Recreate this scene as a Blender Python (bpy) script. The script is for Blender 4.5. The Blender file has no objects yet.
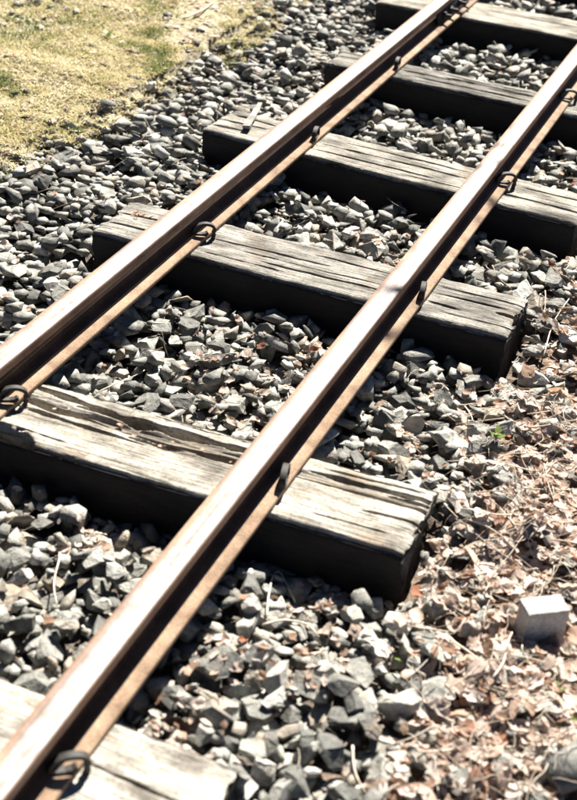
import bpy, bmesh, math, random
import numpy as np
from mathutils import Matrix, Vector, Quaternion

rng = np.random.default_rng(11)
random.seed(11)
scene = bpy.context.scene
COL = scene.collection

# ------------------------------------------------------------------ camera
CAM = np.array([1.13772, -1.53624, 1.65005])
RX = np.array([0.91564, 0.39668, 0.06518])       # camera right
RY = np.array([-0.27037, 0.48770, 0.83009])      # camera up
RF = np.array([-0.29749, 0.77769, -0.55380])     # camera forward
cam_data = bpy.data.cameras.new('camera')
cam = bpy.data.objects.new('camera', cam_data)
COL.objects.link(cam)
cam.matrix_world = Matrix(((RX[0], RY[0], -RF[0], CAM[0]), (RX[1], RY[1], -RF[1], CAM[1]),
                           (RX[2], RY[2], -RF[2], CAM[2]), (0, 0, 0, 1)))
cam_data.sensor_fit = 'HORIZONTAL'
cam_data.sensor_width = 24.0
cam_data.lens = 53.71
cam_data.clip_start = 0.05
cam_data.clip_end = 500
cam_data.dof.use_dof = True
cam_data.dof.focus_distance = 3.55
cam_data.dof.aperture_fstop = 3.3
cam_data.dof.aperture_blades = 7
scene.camera = cam

# ------------------------------------------------------------------ sky, sun, exposure
SUN_ELEV = math.radians(45)
SUN_AZ = math.radians(-2.0)                      # nearly along the track, beyond the frame
world = bpy.data.worlds.new('World')
scene.world = world
world.use_nodes = True
wn = world.node_tree.nodes
sky = wn.new('ShaderNodeTexSky')
sky.sky_type = 'NISHITA'
sky.sun_disc = False
sky.sun_elevation = SUN_ELEV
sky.sun_rotation = SUN_AZ
sky.air_density = 0.22
sky.dust_density = 0.0
bg = wn['Background']
bg.inputs['Strength'].default_value = 0.05
world.node_tree.links.new(sky.outputs['Color'], bg.inputs['Color'])
sun_data = bpy.data.lights.new('sun', 'SUN')
sun_data.energy = 5.0
sun_data.angle = math.radians(0.53)
sun_data.color = (1.0, 0.945, 0.86)
sun = bpy.data.objects.new('sun', sun_data)
COL.objects.link(sun)
sdir = Vector((math.sin(SUN_AZ) * math.cos(SUN_ELEV), math.cos(SUN_AZ) * math.cos(SUN_ELEV), math.sin(SUN_ELEV)))
sun.rotation_euler = sdir.to_track_quat('Z', 'Y').to_euler()
sun.location = (0, 6, 8)
scene.view_settings.view_transform = 'Standard'
scene.view_settings.look = 'None'
scene.view_settings.gamma = 1.0
scene.view_settings.use_curve_mapping = False
scene.view_settings.exposure = 1.78
scene.cycles.diffuse_bounces = 1
scene.cycles.transmission_bounces = 2
scene.cycles.max_bounces = 6


# ------------------------------------------------------------------ helpers
def link_obj(name, mesh, parent=None):
    o = bpy.data.objects.new(name, mesh)
    COL.objects.link(o)
    if parent is not None:
        o.parent = parent
    return o


def tag(o, label=None, cat=None, group=None, kind=None):
    if label: o['label'] = label
    if cat: o['category'] = cat
    if group: o['group'] = group
    if kind: o['kind'] = kind
    return o


def empty(name, loc=(0, 0, 0), rz=0.0):
    o = bpy.data.objects.new(name, None)
    COL.objects.link(o)
    o.location = loc
    o.rotation_euler = (0, 0, rz)
    o.empty_display_size = 0.05
    return o


def mesh_np(name, verts, faces_flat, loop_starts, mat, smooth=False):
    """fast mesh from numpy arrays of verts and (mixed) polygons"""
    me = bpy.data.meshes.new(name)
    verts = np.asarray(verts, dtype=np.float32)
    faces_flat = np.asarray(faces_flat, dtype=np.int32)
    loop_starts = np.asarray(loop_starts, dtype=np.int32)
    me.vertices.add(len(verts))
    me.vertices.foreach_set('co', verts.ravel())
    me.loops.add(len(faces_flat))
    me.loops.foreach_set('vertex_index', faces_flat)
    me.polygons.add(len(loop_starts))
    me.polygons.foreach_set('loop_start', loop_starts)
    tot = np.diff(np.append(loop_starts, len(faces_flat))).astype(np.int32)
    try:
        me.polygons.foreach_set('loop_total', tot)
    except Exception:
        pass
    me.update(calc_edges=True)
    me.validate()
    if smooth:
        me.polygons.foreach_set('use_smooth', np.ones(len(me.polygons), dtype=bool))
    if mat is not None:
        me.materials.append(mat)
    return me


def mesh_tris(name, verts, tris, mat, smooth=False):
    tris = np.asarray(tris, dtype=np.int32)
    return mesh_np(name, verts, tris.ravel(), np.arange(len(tris)) * 3, mat, smooth)


def mesh_quads(name, verts, quads, mat, smooth=False):
    quads = np.asarray(quads, dtype=np.int32)
    return mesh_np(name, verts, quads.ravel(), np.arange(len(quads)) * 4, mat, smooth)


def bm_mesh(name, bm, mat, smooth=False):
    me = bpy.data.meshes.new(name)
    bmesh.ops.recalc_face_normals(bm, faces=bm.faces)
    bm.to_mesh(me)
    bm.free()
    if smooth:
        for p in me.polygons: p.use_smooth = True
    if mat: me.materials.append(mat)
    return me


def add_attr(me, name, values):
    a = me.attributes.new(name, 'FLOAT', 'POINT')
    a.data.foreach_set('value', np.asarray(values, dtype=np.float32))


# value noise (numpy), used for real relief
def vnoise(x, y, seed=0):
    x = np.asarray(x, dtype=np.float64); y = np.asarray(y, dtype=np.float64)
    xi = np.floor(x).astype(np.int64); yi = np.floor(y).astype(np.int64)
    fx = x - xi; fy = y - yi
    fx = fx * fx * (3 - 2 * fx); fy = fy * fy * (3 - 2 * fy)

    def h(a, b):
        n = (a * 374761393 + b * 668265263 + seed * 1442695041) & 0xFFFFFFFF
        n = ((n ^ (n >> 13)) * 1274126177) & 0xFFFFFFFF
        n = n ^ (n >> 16)
        return (n & 0xFFFF) / 65535.0
    a = h(xi, yi); b = h(xi + 1, yi); c = h(xi, yi + 1); d = h(xi + 1, yi + 1)
    return (a + (b - a) * fx) + ((c + (d - c) * fx) - (a + (b - a) * fx)) * fy


def fbm(x, y, seed=0, octv=4):
    s = 0; amp = 0.5; f = 1.0
    for i in range(octv):
        s = s + amp * (vnoise(x * f, y * f, seed + i * 17) - 0.5)
        amp *= 0.5; f *= 2.03
    return s


# ------------------------------------------------------------------ materials
def new_mat(name):
    m = bpy.data.materials.new(name)
    m.use_nodes = True
    nt = m.node_tree
    return m, nt, nt.nodes['Principled BSDF']


def N(nt, typ, **kw):
    n = nt.nodes.new(typ)
    for k, v in kw.items():
        if k.startswith('i_'):
            key = k[2:].replace('_', ' ')
            n.inputs[key].default_value = v
        else:
            setattr(n, k, v)
    return n


def ramp(nt, stops, fac=None, interp='LINEAR'):
    n = nt.nodes.new('ShaderNodeValToRGB')
    n.color_ramp.interpolation = interp
    els = n.color_ramp.elements
    while len(els) < len(stops): els.new(0.5)
    for e, (p, c) in zip(els, stops):
        e.position = p
        e.color = (*c, 1) if len(c) == 3 else c
    if fac is not None: nt.links.new(fac, n.inputs['Fac'])
    return n


def mix(nt, a, b, fac, blend='MIX'):
    n = nt.nodes.new('ShaderNodeMix')
    n.data_type = 'RGBA'
    n.blend_type = blend
    for s, v in ((n.inputs[0], fac), (n.inputs[6], a), (n.inputs[7], b)):
        if hasattr(v, 'is_output'): nt.links.new(v, s)
        elif isinstance(v, (int, float)): s.default_value = v
        else: s.default_value = (*v, 1)
    return n.outputs[2]


def mathn(nt, op, a, b=None):
    n = nt.nodes.new('ShaderNodeMath')
    n.operation = op
    for i, v in enumerate((a, b)):
        if v is None: continue
        if hasattr(v, 'is_output'): nt.links.new(v, n.inputs[i])
        else: n.inputs[i].default_value = v
    return n.outputs[0]


def bump(nt, height, strength=0.3, dist=0.002):
    n = nt.nodes.new('ShaderNodeBump')
    n.inputs['Strength'].default_value = strength
    n.inputs['Distance'].default_value = dist
    nt.links.new(height, n.inputs['Height'])
    return n.outputs['Normal']


def stone_material(name, individual):
    m, nt, P = new_mat(name)
    L = nt.links
    tc = N(nt, 'ShaderNodeTexCoord')
    if individual:
        rnd = mathn(nt, 'ADD', N(nt, 'ShaderNodeObjectInfo').outputs['Color'], 0.0)
    else:
        rnd = N(nt, 'ShaderNodeAttribute', attribute_name='tint').outputs['Fac']
    geo = N(nt, 'ShaderNodeNewGeometry')
    pos = geo.outputs['Position']
    base = ramp(nt, [(0.0, (0.10, 0.101, 0.094)), (0.25, (0.185, 0.186, 0.171)), (0.5, (0.285, 0.284, 0.262)),
                     (0.72, (0.38, 0.376, 0.348)), (0.84, (0.31, 0.265, 0.215)), (0.93, (0.44, 0.435, 0.405)), (1.0, (0.56, 0.55, 0.52))], rnd)
    n1 = N(nt, 'ShaderNodeTexNoise', i_Scale=38.0, i_Detail=5.0, i_Roughness=0.62)
    L.new(pos, n1.inputs['Vector'])
    mott = ramp(nt, [(0.32, (0.52, 0.51, 0.48)), (0.5, (0.98, 0.98, 0.96)), (0.68, (1.28, 1.26, 1.2))], n1.outputs['Fac'])
    c = mix(nt, base.outputs['Color'], mott.outputs['Color'], 1.0, 'MULTIPLY')
    n2 = N(nt, 'ShaderNodeTexNoise', i_Scale=420.0, i_Detail=3.0)
    L.new(pos, n2.inputs['Vector'])
    sp = ramp(nt, [(0.36, (0.62, 0.62, 0.60)), (0.52, (1, 1, 1)), (0.7, (1.2, 1.2, 1.17))], n2.outputs['Fac'])
    c = mix(nt, c, sp.outputs['Color'], 0.7, 'MULTIPLY')
    # rusty / earthy stains
    n3 = N(nt, 'ShaderNodeTexNoise', i_Scale=13.0, i_Detail=3.0)
    L.new(pos, n3.inputs['Vector'])
    st = ramp(nt, [(0.60, (0, 0, 0)), (0.74, (1, 1, 1))], n3.outputs['Fac'])
    c = mix(nt, c, (0.22, 0.15, 0.095), mathn(nt, 'MULTIPLY', st.outputs['Color'], 0.55))
    L.new(c, P.inputs['Base Color'])
    P.inputs['Roughness'].default_value = 0.72
    P.inputs['Specular IOR Level'].default_value = 0.35
    h = mathn(nt, 'ADD', n1.outputs['Fac'], mathn(nt, 'MULTIPLY', n2.outputs['Fac'], 0.22))
    L.new(bump(nt, h, 0.8, 0.010), P.inputs['Normal'])
    return m


def wood_material():
    m, nt, P = new_mat('weathered_oak')
    L = nt.links
    tc = N(nt, 'ShaderNodeTexCoord')
    oi = N(nt, 'ShaderNodeObjectInfo')
    add = N(nt, 'ShaderNodeVectorMath', operation='ADD')
    L.new(tc.outputs['Object'], add.inputs[0])
    off = N(nt, 'ShaderNodeCombineXYZ')
    L.new(mathn(nt, 'MULTIPLY', oi.outputs['Random'], 37.0), off.inputs['X'])
    L.new(mathn(nt, 'MULTIPLY', oi.outputs['Random'], 11.0), off.inputs['Y'])
    L.new(off.outputs['Vector'], add.inputs[1])
    mp = N(nt, 'ShaderNodeMapping')
    mp.inputs['Scale'].default_value = (4.5, 120.0, 120.0)
    L.new(add.outputs['Vector'], mp.inputs['Vector'])
    g1 = N(nt, 'ShaderNodeTexNoise', i_Scale=1.0, i_Detail=6.0, i_Roughness=0.68, i_Distortion=0.9)
    L.new(mp.outputs['Vector'], g1.inputs['Vector'])
    mp2 = N(nt, 'ShaderNodeMapping')
    mp2.inputs['Scale'].default_value = (14.0, 400.0, 400.0)
    L.new(add.outputs['Vector'], mp2.inputs['Vector'])
    g2 = N(nt, 'ShaderNodeTexNoise', i_Scale=1.0, i_Detail=3.0, i_Roughness=0.6)
    L.new(mp2.outputs['Vector'], g2.inputs['Vector'])
    col = ramp(nt, [(0.26, (0.07, 0.06, 0.05)), (0.37, (0.24, 0.222, 0.195)), (0.48, (0.37, 0.355, 0.32)),
                    (0.66, (0.45, 0.44, 0.405)), (0.82, (0.54, 0.535, 0.505))], g1.outputs['Fac'])
    fine = ramp(nt, [(0.33, (0.28, 0.26, 0.24)), (0.46, (0.95, 0.95, 0.95)), (0.75, (1.12, 1.11, 1.08))], g2.outputs['Fac'])
    c = mix(nt, col.outputs['Color'], fine.outputs['Color'], 0.75, 'MULTIPLY')
    # broad weather stains: grey-dark tar remains and brown patches
    st = N(nt, 'ShaderNodeTexNoise', i_Scale=7.5, i_Detail=4.0, i_Roughness=0.6)
    mp3 = N(nt, 'ShaderNodeMapping')
    mp3.inputs['Scale'].default_value = (1.0, 2.2, 2.2)
    L.new(add.outputs['Vector'], mp3.inputs['Vector'])
    L.new(mp3.outputs['Vector'], st.inputs['Vector'])
    sr = ramp(nt, [(0.36, (0.28, 0.27, 0.26)), (0.48, (0.72, 0.71, 0.70)), (0.60, (1.2, 1.2, 1.19))], st.outputs['Fac'])
    c = mix(nt, c, sr.outputs['Color'], 0.9, 'MULTIPLY')
    mp4 = N(nt, 'ShaderNodeMapping')
    mp4.inputs['Scale'].default_value = (5.0, 62.0, 62.0)
    L.new(add.outputs['Vector'], mp4.inputs['Vector'])
    hl = N(nt, 'ShaderNodeTexNoise', i_Scale=1.0, i_Detail=2.0, i_Roughness=0.5, i_Distortion=1.2)
    L.new(mp4.outputs['Vector'], hl.inputs['Vector'])
    hair = ramp(nt, [(0.485, (1, 1, 1)), (0.5, (0.12, 0.10, 0.09)), (0.515, (1, 1, 1))], hl.outputs['Fac'])
    brk = ramp(nt, [(0.45, (0, 0, 0)), (0.55, (1, 1, 1))], st.outputs['Fac'])
    c = mix(nt, c, hair.outputs['Color'], mathn(nt, 'MULTIPLY', brk.outputs['Color'], 0.8), 'MULTIPLY')
    sp_ = N(nt, 'ShaderNodeTexNoise', i_Scale=130.0, i_Detail=3.0)
    L.new(add.outputs['Vector'], sp_.inputs['Vector'])
    spr = ramp(nt, [(0.33, (0.55, 0.54, 0.52)), (0.5, (1, 1, 1))], sp_.outputs['Fac'])
    c = mix(nt, c, spr.outputs['Color'], 0.8, 'MULTIPLY')
    st2 = N(nt, 'ShaderNodeTexNoise', i_Scale=9.0, i_Detail=4.0)
    L.new(add.outputs['Vector'], st2.inputs['Vector'])
    br = ramp(nt, [(0.58, (0, 0, 0)), (0.72, (1, 1, 1))], st2.outputs['Fac'])
    c = mix(nt, c, (0.25, 0.17, 0.10), mathn(nt, 'MULTIPLY', br.outputs['Color'], 0.4))
    c = mix(nt, c, oi.outputs['Color'], 1.0, 'MULTIPLY')      # each timber has weathered to its own grey
    # fresh-rot inside the splits: carried by the mesh (depth of the split), brown rotten heartwood
    at = N(nt, 'ShaderNodeAttribute', attribute_name='rot')
    c = mix(nt, c, (0.070, 0.046, 0.031), mathn(nt, 'MULTIPLY', at.outputs['Fac'], 0.9))
    # creosote black on sides and ends, deepened to paint their shade
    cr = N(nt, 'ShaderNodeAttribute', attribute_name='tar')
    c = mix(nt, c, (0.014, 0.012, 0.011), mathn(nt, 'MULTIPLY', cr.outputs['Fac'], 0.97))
    L.new(c, P.inputs['Base Color'])
    P.inputs['Roughness'].default_value = 0.82
    P.inputs['Specular IOR Level'].default_value = 0.25
    h = mathn(nt, 'ADD', g1.outputs['Fac'], mathn(nt, 'MULTIPLY', g2.outputs['Fac'], 0.35))
    L.new(bump(nt, h, 0.7, 0.004), P.inputs['Normal'])
    return m


def rail_head_material():
    m, nt, P = new_mat('worn_rail_head')
    L = nt.links
    tc = N(nt, 'ShaderNodeTexCoord')
    sep = N(nt, 'ShaderNodeSeparateXYZ')
    L.new(tc.outputs['Object'], sep.inputs[0])
    mp = N(nt, 'ShaderNodeMapping')
    mp.inputs['Scale'].default_value = (160.0, 1.6, 160.0)
    L.new(tc.outputs['Object'], mp.inputs['Vector'])
    n1 = N(nt, 'ShaderNodeTexNoise', i_Scale=1.0, i_Detail=5.0, i_Roughness=0.6)
    L.new(mp.outputs['Vector'], n1.inputs['Vector'])
    n2 = N(nt, 'ShaderNodeTexNoise', i_Scale=7.0, i_Detail=5.0, i_Roughness=0.65)
    L.new(tc.outputs['Object'], n2.inputs['Vector'])
    n3 = N(nt, 'ShaderNodeTexNoise', i_Scale=260.0, i_Detail=3.0)
    L.new(tc.outputs['Object'], n3.inputs['Vector'])
    # polished running band: x across the head (object x = 0 at the rail centre)
    xa = mathn(nt, 'ABSOLUTE', mathn(nt, 'SUBTRACT', sep.outputs['X'], 0.0110))
    xw = mathn(nt, 'ADD', xa, mathn(nt, 'MULTIPLY', mathn(nt, 'SUBTRACT', n2.outputs['Fac'], 0.5), 0.030))
    xw = mathn(nt, 'ADD', xw, mathn(nt, 'MULTIPLY', mathn(nt, 'SUBTRACT', n1.outputs['Fac'], 0.5), 0.012))
    band = ramp(nt, [(0.0, (1, 1, 1)), (0.62, (1, 1, 1)), (1.0, (0, 0, 0))], mathn(nt, 'MULTIPLY', xw, 29.0))
    up = ramp(nt, [(0.0, (0, 0, 0)), (1.0, (1, 1, 1))],
              mathn(nt, 'MULTIPLY', mathn(nt, 'SUBTRACT', sep.outputs['Z'], 0.0955), 300.0))
    worn = mathn(nt, 'MULTIPLY', band.outputs['Color'], up.outputs['Color'])
    rust = ramp(nt, [(0.25, (0.10, 0.050, 0.030)), (0.5, (0.26, 0.155, 0.095)), (0.75, (0.38, 0.26, 0.18))], n2.outputs['Fac'])
    rustf = ramp(nt, [(0.3, (0.6, 0.6, 0.6)), (0.65, (1.15, 1.15, 1.15))], n3.outputs['Fac'])
    rc = mix(nt, rust.outputs['Color'], rustf.outputs['Color'], 0.8, 'MULTIPLY')
    steel = ramp(nt, [(0.30, (0.14, 0.105, 0.086)), (0.43, (0.26, 0.22, 0.20)), (0.56, (0.335, 0.30, 0.282)), (0.72, (0.42, 0.39, 0.375))], n1.outputs['Fac'])
    pit = ramp(nt, [(0.30, (0.35, 0.30, 0.27)), (0.44, (1, 1, 1))], n3.outputs['Fac'])
    n4 = N(nt, 'ShaderNodeTexNoise', i_Scale=24.0, i_Detail=6.0, i_Roughness=0.7)
    L.new(tc.outputs['Object'], n4.inputs['Vector'])
    grime = ramp(nt, [(0.36, (0.50, 0.42, 0.36)), (0.54, (1, 1, 1))], n4.outputs['Fac'])
    sc_ = mix(nt, steel.outputs['Color'], pit.outputs['Color'], 0.6, 'MULTIPLY')
    sc_ = mix(nt, sc_, grime.outputs['Color'], 0.75, 'MULTIPLY')
    c = mix(nt, rc, sc_, worn)
    L.new(c, P.inputs['Base Color'])
    L.new(mathn(nt, 'MULTIPLY', worn, 0.2), P.inputs['Metallic'])
    rg = mix(nt, (0.85, 0.85, 0.85), (0.60, 0.60, 0.60), worn)
    L.new(rg, P.inputs['Roughness'])
    h = mathn(nt, 'ADD', mathn(nt, 'MULTIPLY', n1.outputs['Fac'], 0.6), mathn(nt, 'MULTIPLY', n3.outputs['Fac'], 0.4))
    L.new(bump(nt, h, 0.25, 0.001), P.inputs['Normal'])
    return m


def rust_material(name, dark, mid, light, scale=9.0, rough=0.85, fine=240.0):
    m, nt, P = new_mat(name)
    L = nt.links
    tc = N(nt, 'ShaderNodeTexCoord')
    n1 = N(nt, 'ShaderNodeTexNoise', i_Scale=scale, i_Detail=6.0, i_Roughness=0.65)
    L.new(tc.outputs['Object'], n1.inputs['Vector'])
    n2 = N(nt, 'ShaderNodeTexNoise', i_Scale=fine, i_Detail=3.0)
    L.new(tc.outputs['Object'], n2.inputs['Vector'])
    c1 = ramp(nt, [(0.28, dark), (0.5, mid), (0.74, light)], n1.outputs['Fac'])
    c2 = ramp(nt, [(0.32, (0.65, 0.62, 0.6)), (0.66, (1.15, 1.15, 1.12))], n2.outputs['Fac'])
    L.new(mix(nt, c1.outputs['Color'], c2.outputs['Color'], 0.8, 'MULTIPLY'), P.inputs['Base Color'])
    P.inputs['Roughness'].default_value = rough
    P.inputs['Specular IOR Level'].default_value = 0.3
    L.new(bump(nt, n2.outputs['Fac'], 0.4, 0.0015), P.inputs['Normal'])
    return m


def attr_ramp_material(name, stops, individual, rough=0.75, transl=0.0, vary=60.0, spec=0.25):
    """plant matter: colour chosen per piece (attribute 'tint' or object random)"""
    m, nt, P = new_mat(name)
    L = nt.links
    if individual:
        rnd = mathn(nt, 'ADD', N(nt, 'ShaderNodeObjectInfo').outputs['Color'], 0.0)
    else:
        rnd = N(nt, 'ShaderNodeAttribute', attribute_name='tint').outputs['Fac']
    base = ramp(nt, stops, rnd)
    geo = N(nt, 'ShaderNodeNewGeometry')
    n1 = N(nt, 'ShaderNodeTexNoise', i_Scale=vary, i_Detail=4.0)
    L.new(geo.outputs['Position'], n1.inputs['Vector'])
    v = ramp(nt, [(0.3, (0.7, 0.66, 0.62)), (0.55, (1, 1, 1)), (0.75, (1.15, 1.14, 1.1))], n1.outputs['Fac'])
    c = mix(nt, base.outputs['Color'], v.outputs['Color'], 0.85, 'MULTIPLY')
    L.new(c, P.inputs['Base Color'])
    P.inputs['Roughness'].default_value = rough
    P.inputs['Specular IOR Level'].default_value = spec
    L.new(bump(nt, n1.outputs['Fac'], 0.3, 0.002), P.inputs['Normal'])
    if transl > 0:
        tr = N(nt, 'ShaderNodeBsdfTranslucent')
        L.new(c, tr.inputs['Color'])
        ms = N(nt, 'ShaderNodeMixShader')
        ms.inputs[0].default_value = transl
        L.new(P.outputs[0], ms.inputs[1])
        L.new(tr.outputs[0], ms.inputs[2])
        L.new(ms.outputs[0], nt.nodes['Material Output'].inputs['Surface'])
    return m


def ground_material():
    """earth and grit below the ballast; mossy straw colour beyond the shoulder; leaf mould on the other side"""
    m, nt, P = new_mat('trackside_earth')
    L = nt.links
    geo = N(nt, 'ShaderNodeNewGeometry')
    pos = geo.outputs['Position']
    sep = N(nt, 'ShaderNodeSeparateXYZ')
    L.new(pos, sep.inputs[0])
    n0 = N(nt, 'ShaderNodeTexNoise', i_Scale=3.0, i_Detail=5.0, i_Roughness=0.6)
    L.new(pos, n0.inputs['Vector'])
    n1 = N(nt, 'ShaderNodeTexNoise', i_Scale=55.0, i_Detail=5.0, i_Roughness=0.7)
    L.new(pos, n1.inputs['Vector'])
    n2 = N(nt, 'ShaderNodeTexVoronoi', i_Scale=26.0)
    L.new(pos, n2.inputs['Vector'])
    grit = ramp(nt, [(0.3, (0.055, 0.045, 0.036)), (0.55, (0.14, 0.12, 0.10)), (0.78, (0.25, 0.235, 0.20))], n1.outputs['Fac'])
    moss = ramp(nt, [(0.28, (0.13, 0.11, 0.06)), (0.48, (0.32, 0.28, 0.18)), (0.70, (0.54, 0.49, 0.37))], n1.outputs['Fac'])
    green = ramp(nt, [(0.50, (0, 0, 0)), (0.68, (1, 1, 1))], n0.outputs['Fac'])
    mc = mix(nt, moss.outputs['Color'], (0.17, 0.19, 0.05), mathn(nt, 'MULTIPLY', green.outputs['Color'], 0.6))
    mould = ramp(nt, [(0.3, (0.07, 0.046, 0.032)), (0.5, (0.23, 0.165, 0.12)), (0.72, (0.44, 0.35, 0.27))], n1.outputs['Fac'])
    wob = mathn(nt, 'MULTIPLY', mathn(nt, 'SUBTRACT', n0.outputs['Fac'], 0.5), 0.5)
    xm = mathn(nt, 'ADD', sep.outputs['X'], wob)
    fm = ramp(nt, [(0.0, (1, 1, 1)), (1.0, (0, 0, 0))], mathn(nt, 'MULTIPLY', mathn(nt, 'ADD', xm, 1.22), 5.0))
    fl = ramp(nt, [(0.0, (0, 0, 0)), (1.0, (1, 1, 1))], mathn(nt, 'MULTIPLY', mathn(nt, 'SUBTRACT', xm, 0.58), 5.0))
    c = mix(nt, grit.outputs['Color'], mc, fm.outputs['Color'])
    c = mix(nt, c, mould.outputs['Color'], fl.outputs['Color'])
    L.new(c, P.inputs['Base Color'])
    P.inputs['Roughness'].default_value = 0.95
    P.inputs['Specular IOR Level'].default_value = 0.1
    h = mathn(nt, 'ADD', n1.outputs['Fac'], mathn(nt, 'MULTIPLY', n2.outputs['Distance'], 0.8))
    L.new(bump(nt, h, 0.9, 0.012), P.inputs['Normal'])
    return m


M_STONE_I = stone_material('ballast_rock', True)
M_STONE_S = stone_material('ballast_rock_mass', False)
M_WOOD = wood_material()
M_HEAD = rail_head_material()
M_WEB = rust_material('rail_web_rust_shade', (0.020, 0.013, 0.010), (0.040, 0.024, 0.017), (0.08, 0.048, 0.032))  # dark rust that also carries the painted shade below the head
M_FOOT = rust_material('rail_foot_dusty_rust', (0.12, 0.072, 0.044), (0.26, 0.178, 0.116), (0.38, 0.285, 0.20), 14.0)
M_IRON = rust_material('dark_spring_steel', (0.014, 0.013, 0.012), (0.026, 0.023, 0.021), (0.055, 0.045, 0.040), 30.0, 0.62)
LEAF_STOPS = [(0.0, (0.24, 0.14, 0.09)), (0.10, (0.42, 0.28, 0.20)), (0.28, (0.63, 0.48, 0.39)),
              (0.58, (0.73, 0.61, 0.53)), (0.84, (0.79, 0.71, 0.64)), (0.94, (0.48, 0.43, 0.36)), (1.0, (0.38, 0.14, 0.065))]
M_LEAF_I = attr_ramp_material('dry_leaf_tissue', LEAF_STOPS, True, 0.7, 0.42, 90.0)
M_LEAF_S = attr_ramp_material('dry_leaf_litter', LEAF_STOPS, False, 0.7, 0.42, 90.0)
TWIG_STOPS = [(0.0, (0.16, 0.115, 0.085)), (0.3, (0.33, 0.26, 0.20)), (0.6, (0.50, 0.43, 0.35)), (1.0, (0.66, 0.60, 0.50))]
M_TWIG_I = attr_ramp_material('dead_twig_bark', TWIG_STOPS, True, 0.8, 0.0, 120.0)
M_TWIG_S = attr_ramp_material('dead_straw', TWIG_STOPS, False, 0.8, 0.0, 120.0)
MOSS_STOPS = [(0.0, (0.11, 0.14, 0.03)), (0.2, (0.25, 0.25, 0.075)), (0.42, (0.50, 0.43, 0.21)),
              (0.7, (0.66, 0.58, 0.36)), (1.0, (0.80, 0.75, 0.60))]
M_MOSS = attr_ramp_material('dry_moss_blades', MOSS_STOPS, False, 0.8, 0.25, 40.0, 0.15)
M_SPROUT = attr_ramp_material('fresh_green_leaf', [(0.0, (0.09, 0.15, 0.03)), (1.0, (0.17, 0.23, 0.05))], True, 0.5, 0.3)
M_GROUND = ground_material()
M_BLOCK = rust_material('pale_cut_stone', (0.34, 0.335, 0.315), (0.46, 0.455, 0.43), (0.60, 0.59, 0.56), 34.0, 0.9, 260.0)

# ------------------------------------------------------------------ layout of the track (metres)
RAIL_X = (-0.3279, 0.3279)
# centre y, width, angle, right end x, left end x
SLEEPERS = [
    (-1.13, 0.235, 0.015, 0.640, -0.640),
    (-0.358, 0.237, 0.004, 0.6225, -0.640),
    (0.4763, 0.237, 0.0452, 0.680, -0.650),
    (1.4266, 0.2365, 0.0138, 0.636, -0.590),
    (2.2213, 0.2330, -0.0452, 0.650, -0.653),
    (3.0596, 0.185, -0.0123, 0.650, -0.556),
    (3.9847, 0.2577, 0.0222, 0.655, -0.680),
    (4.84, 0.235, -0.01, 0.650, -0.640),
]
SL_H = 0.155

MOSS_Y = [-2, 1.0, 1.74, 2.06, 2.35, 2.61, 2.92, 3.31, 3.86, 7]
MOSS_X = [-1.26, -1.22, -1.183, -1.154, -1.128, -1.104, -1.095, -1.106, -1.168, -1.25]
LEAF_Y = [-2, -0.18, -0.08, 0.13, 0.36, 0.70, 0.98, 1.45, 1.73, 2.34, 7]
LEAF_X = [0.86, 0.86, 0.85, 0.80, 0.73, 0.70, 0.68, 0.67, 0.68, 0.66, 0.66]


def moss_x(y): return np.interp(y, MOSS_Y, MOSS_X)
def leaf_x(y): return np.interp(y, LEAF_Y, LEAF_X)


def terrain(x, y):
    """top of the ballast bed / verge"""
    x = np.asarray(x, dtype=float); y = np.asarray(y, dtype=float)
    z = -0.078 + 0.028 * fbm(x * 2.3, y * 2.3, 5, 3) + 0 * x
    for (yc, w, a, xr, xl) in SLEEPERS:                # trough along the near side, heaped on the far side
        d = (y - yc - x * a)
        z = z - 0.024 * np.exp(-((d + w / 2 + 0.05) / 0.085) ** 2) * (x > -0.75) * (x < 0.75) + 0.012 * np.exp(-((d - w / 2 - 0.06) / 0.08) ** 2)
    z = z - 0.010 * np.exp(-(((x - 0.62) / 0.16) ** 2 + ((y - 0.28) / 0.16) ** 2))
    z = z - 0.006 * np.exp(-(((x - 0.60) / 0.14) ** 2 + ((y - 1.24) / 0.14) ** 2))
    xl_ = leaf_x(y)
    t = np.clip((x - xl_) / 0.5, 0, 1)
    z = z + t * 0.012
    mx = moss_x(y)
    t2 = np.clip((mx - x + 0.1) / 0.8, 0, 1)
    z = z + 0.035 * t2
    z = z + np.clip((-0.62 - x) / 0.3, 0, 1) * 0.012
    return z


# ------------------------------------------------------------------ height field used to lay every loose piece down
GX0, GX1, GY0, GY1, RES = -3.1, 2.1, -1.3, 5.6, 0.006
NX = int((GX1 - GX0) / RES) + 1
NY = int((GY1 - GY0) / RES) + 1
gx = GX0 + np.arange(NX) * RES
gy = GY0 + np.arange(NY) * RES
XX, YY = np.meshgrid(gx, gy, indexing='ij')
TOP = terrain(XX, YY)
HM = np.maximum(TOP - 0.045, -0.165)
mossy = XX < moss_x(YY)
leafy = XX > leaf_x(YY) + 0.02
CUSHION = 0.020 * fbm(XX * 9, YY * 9, 131, 3) + 0.016 * fbm(XX * 24, YY * 24, 133, 2)
HM[mossy] = TOP[mossy] - 0.006 + CUSHION[mossy]
HM[leafy] = TOP[leafy] - 0.022
SL_MASK = np.zeros((NX, NY), dtype=bool)
for (yc, w, a, xr, xl) in SLEEPERS:
    ca, sa = math.cos(a), math.sin(a)
    lx = XX * ca + (YY - yc) * sa
    ly = -XX * sa + (YY - yc) * ca
    SL_MASK |= (lx > xl - 0.004) & (lx < xr + 0.004) & (np.abs(ly) < w / 2 + 0.004)
RAIL_MASK = (np.abs(XX - RAIL_X[0]) < 0.062) | (np.abs(XX - RAIL_X[1]) < 0.062)
BASE = HM.copy()
IDM = np.full((NX, NY), -1, dtype=np.int32)
BLOCK_C = (0.957, 0.397)
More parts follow.
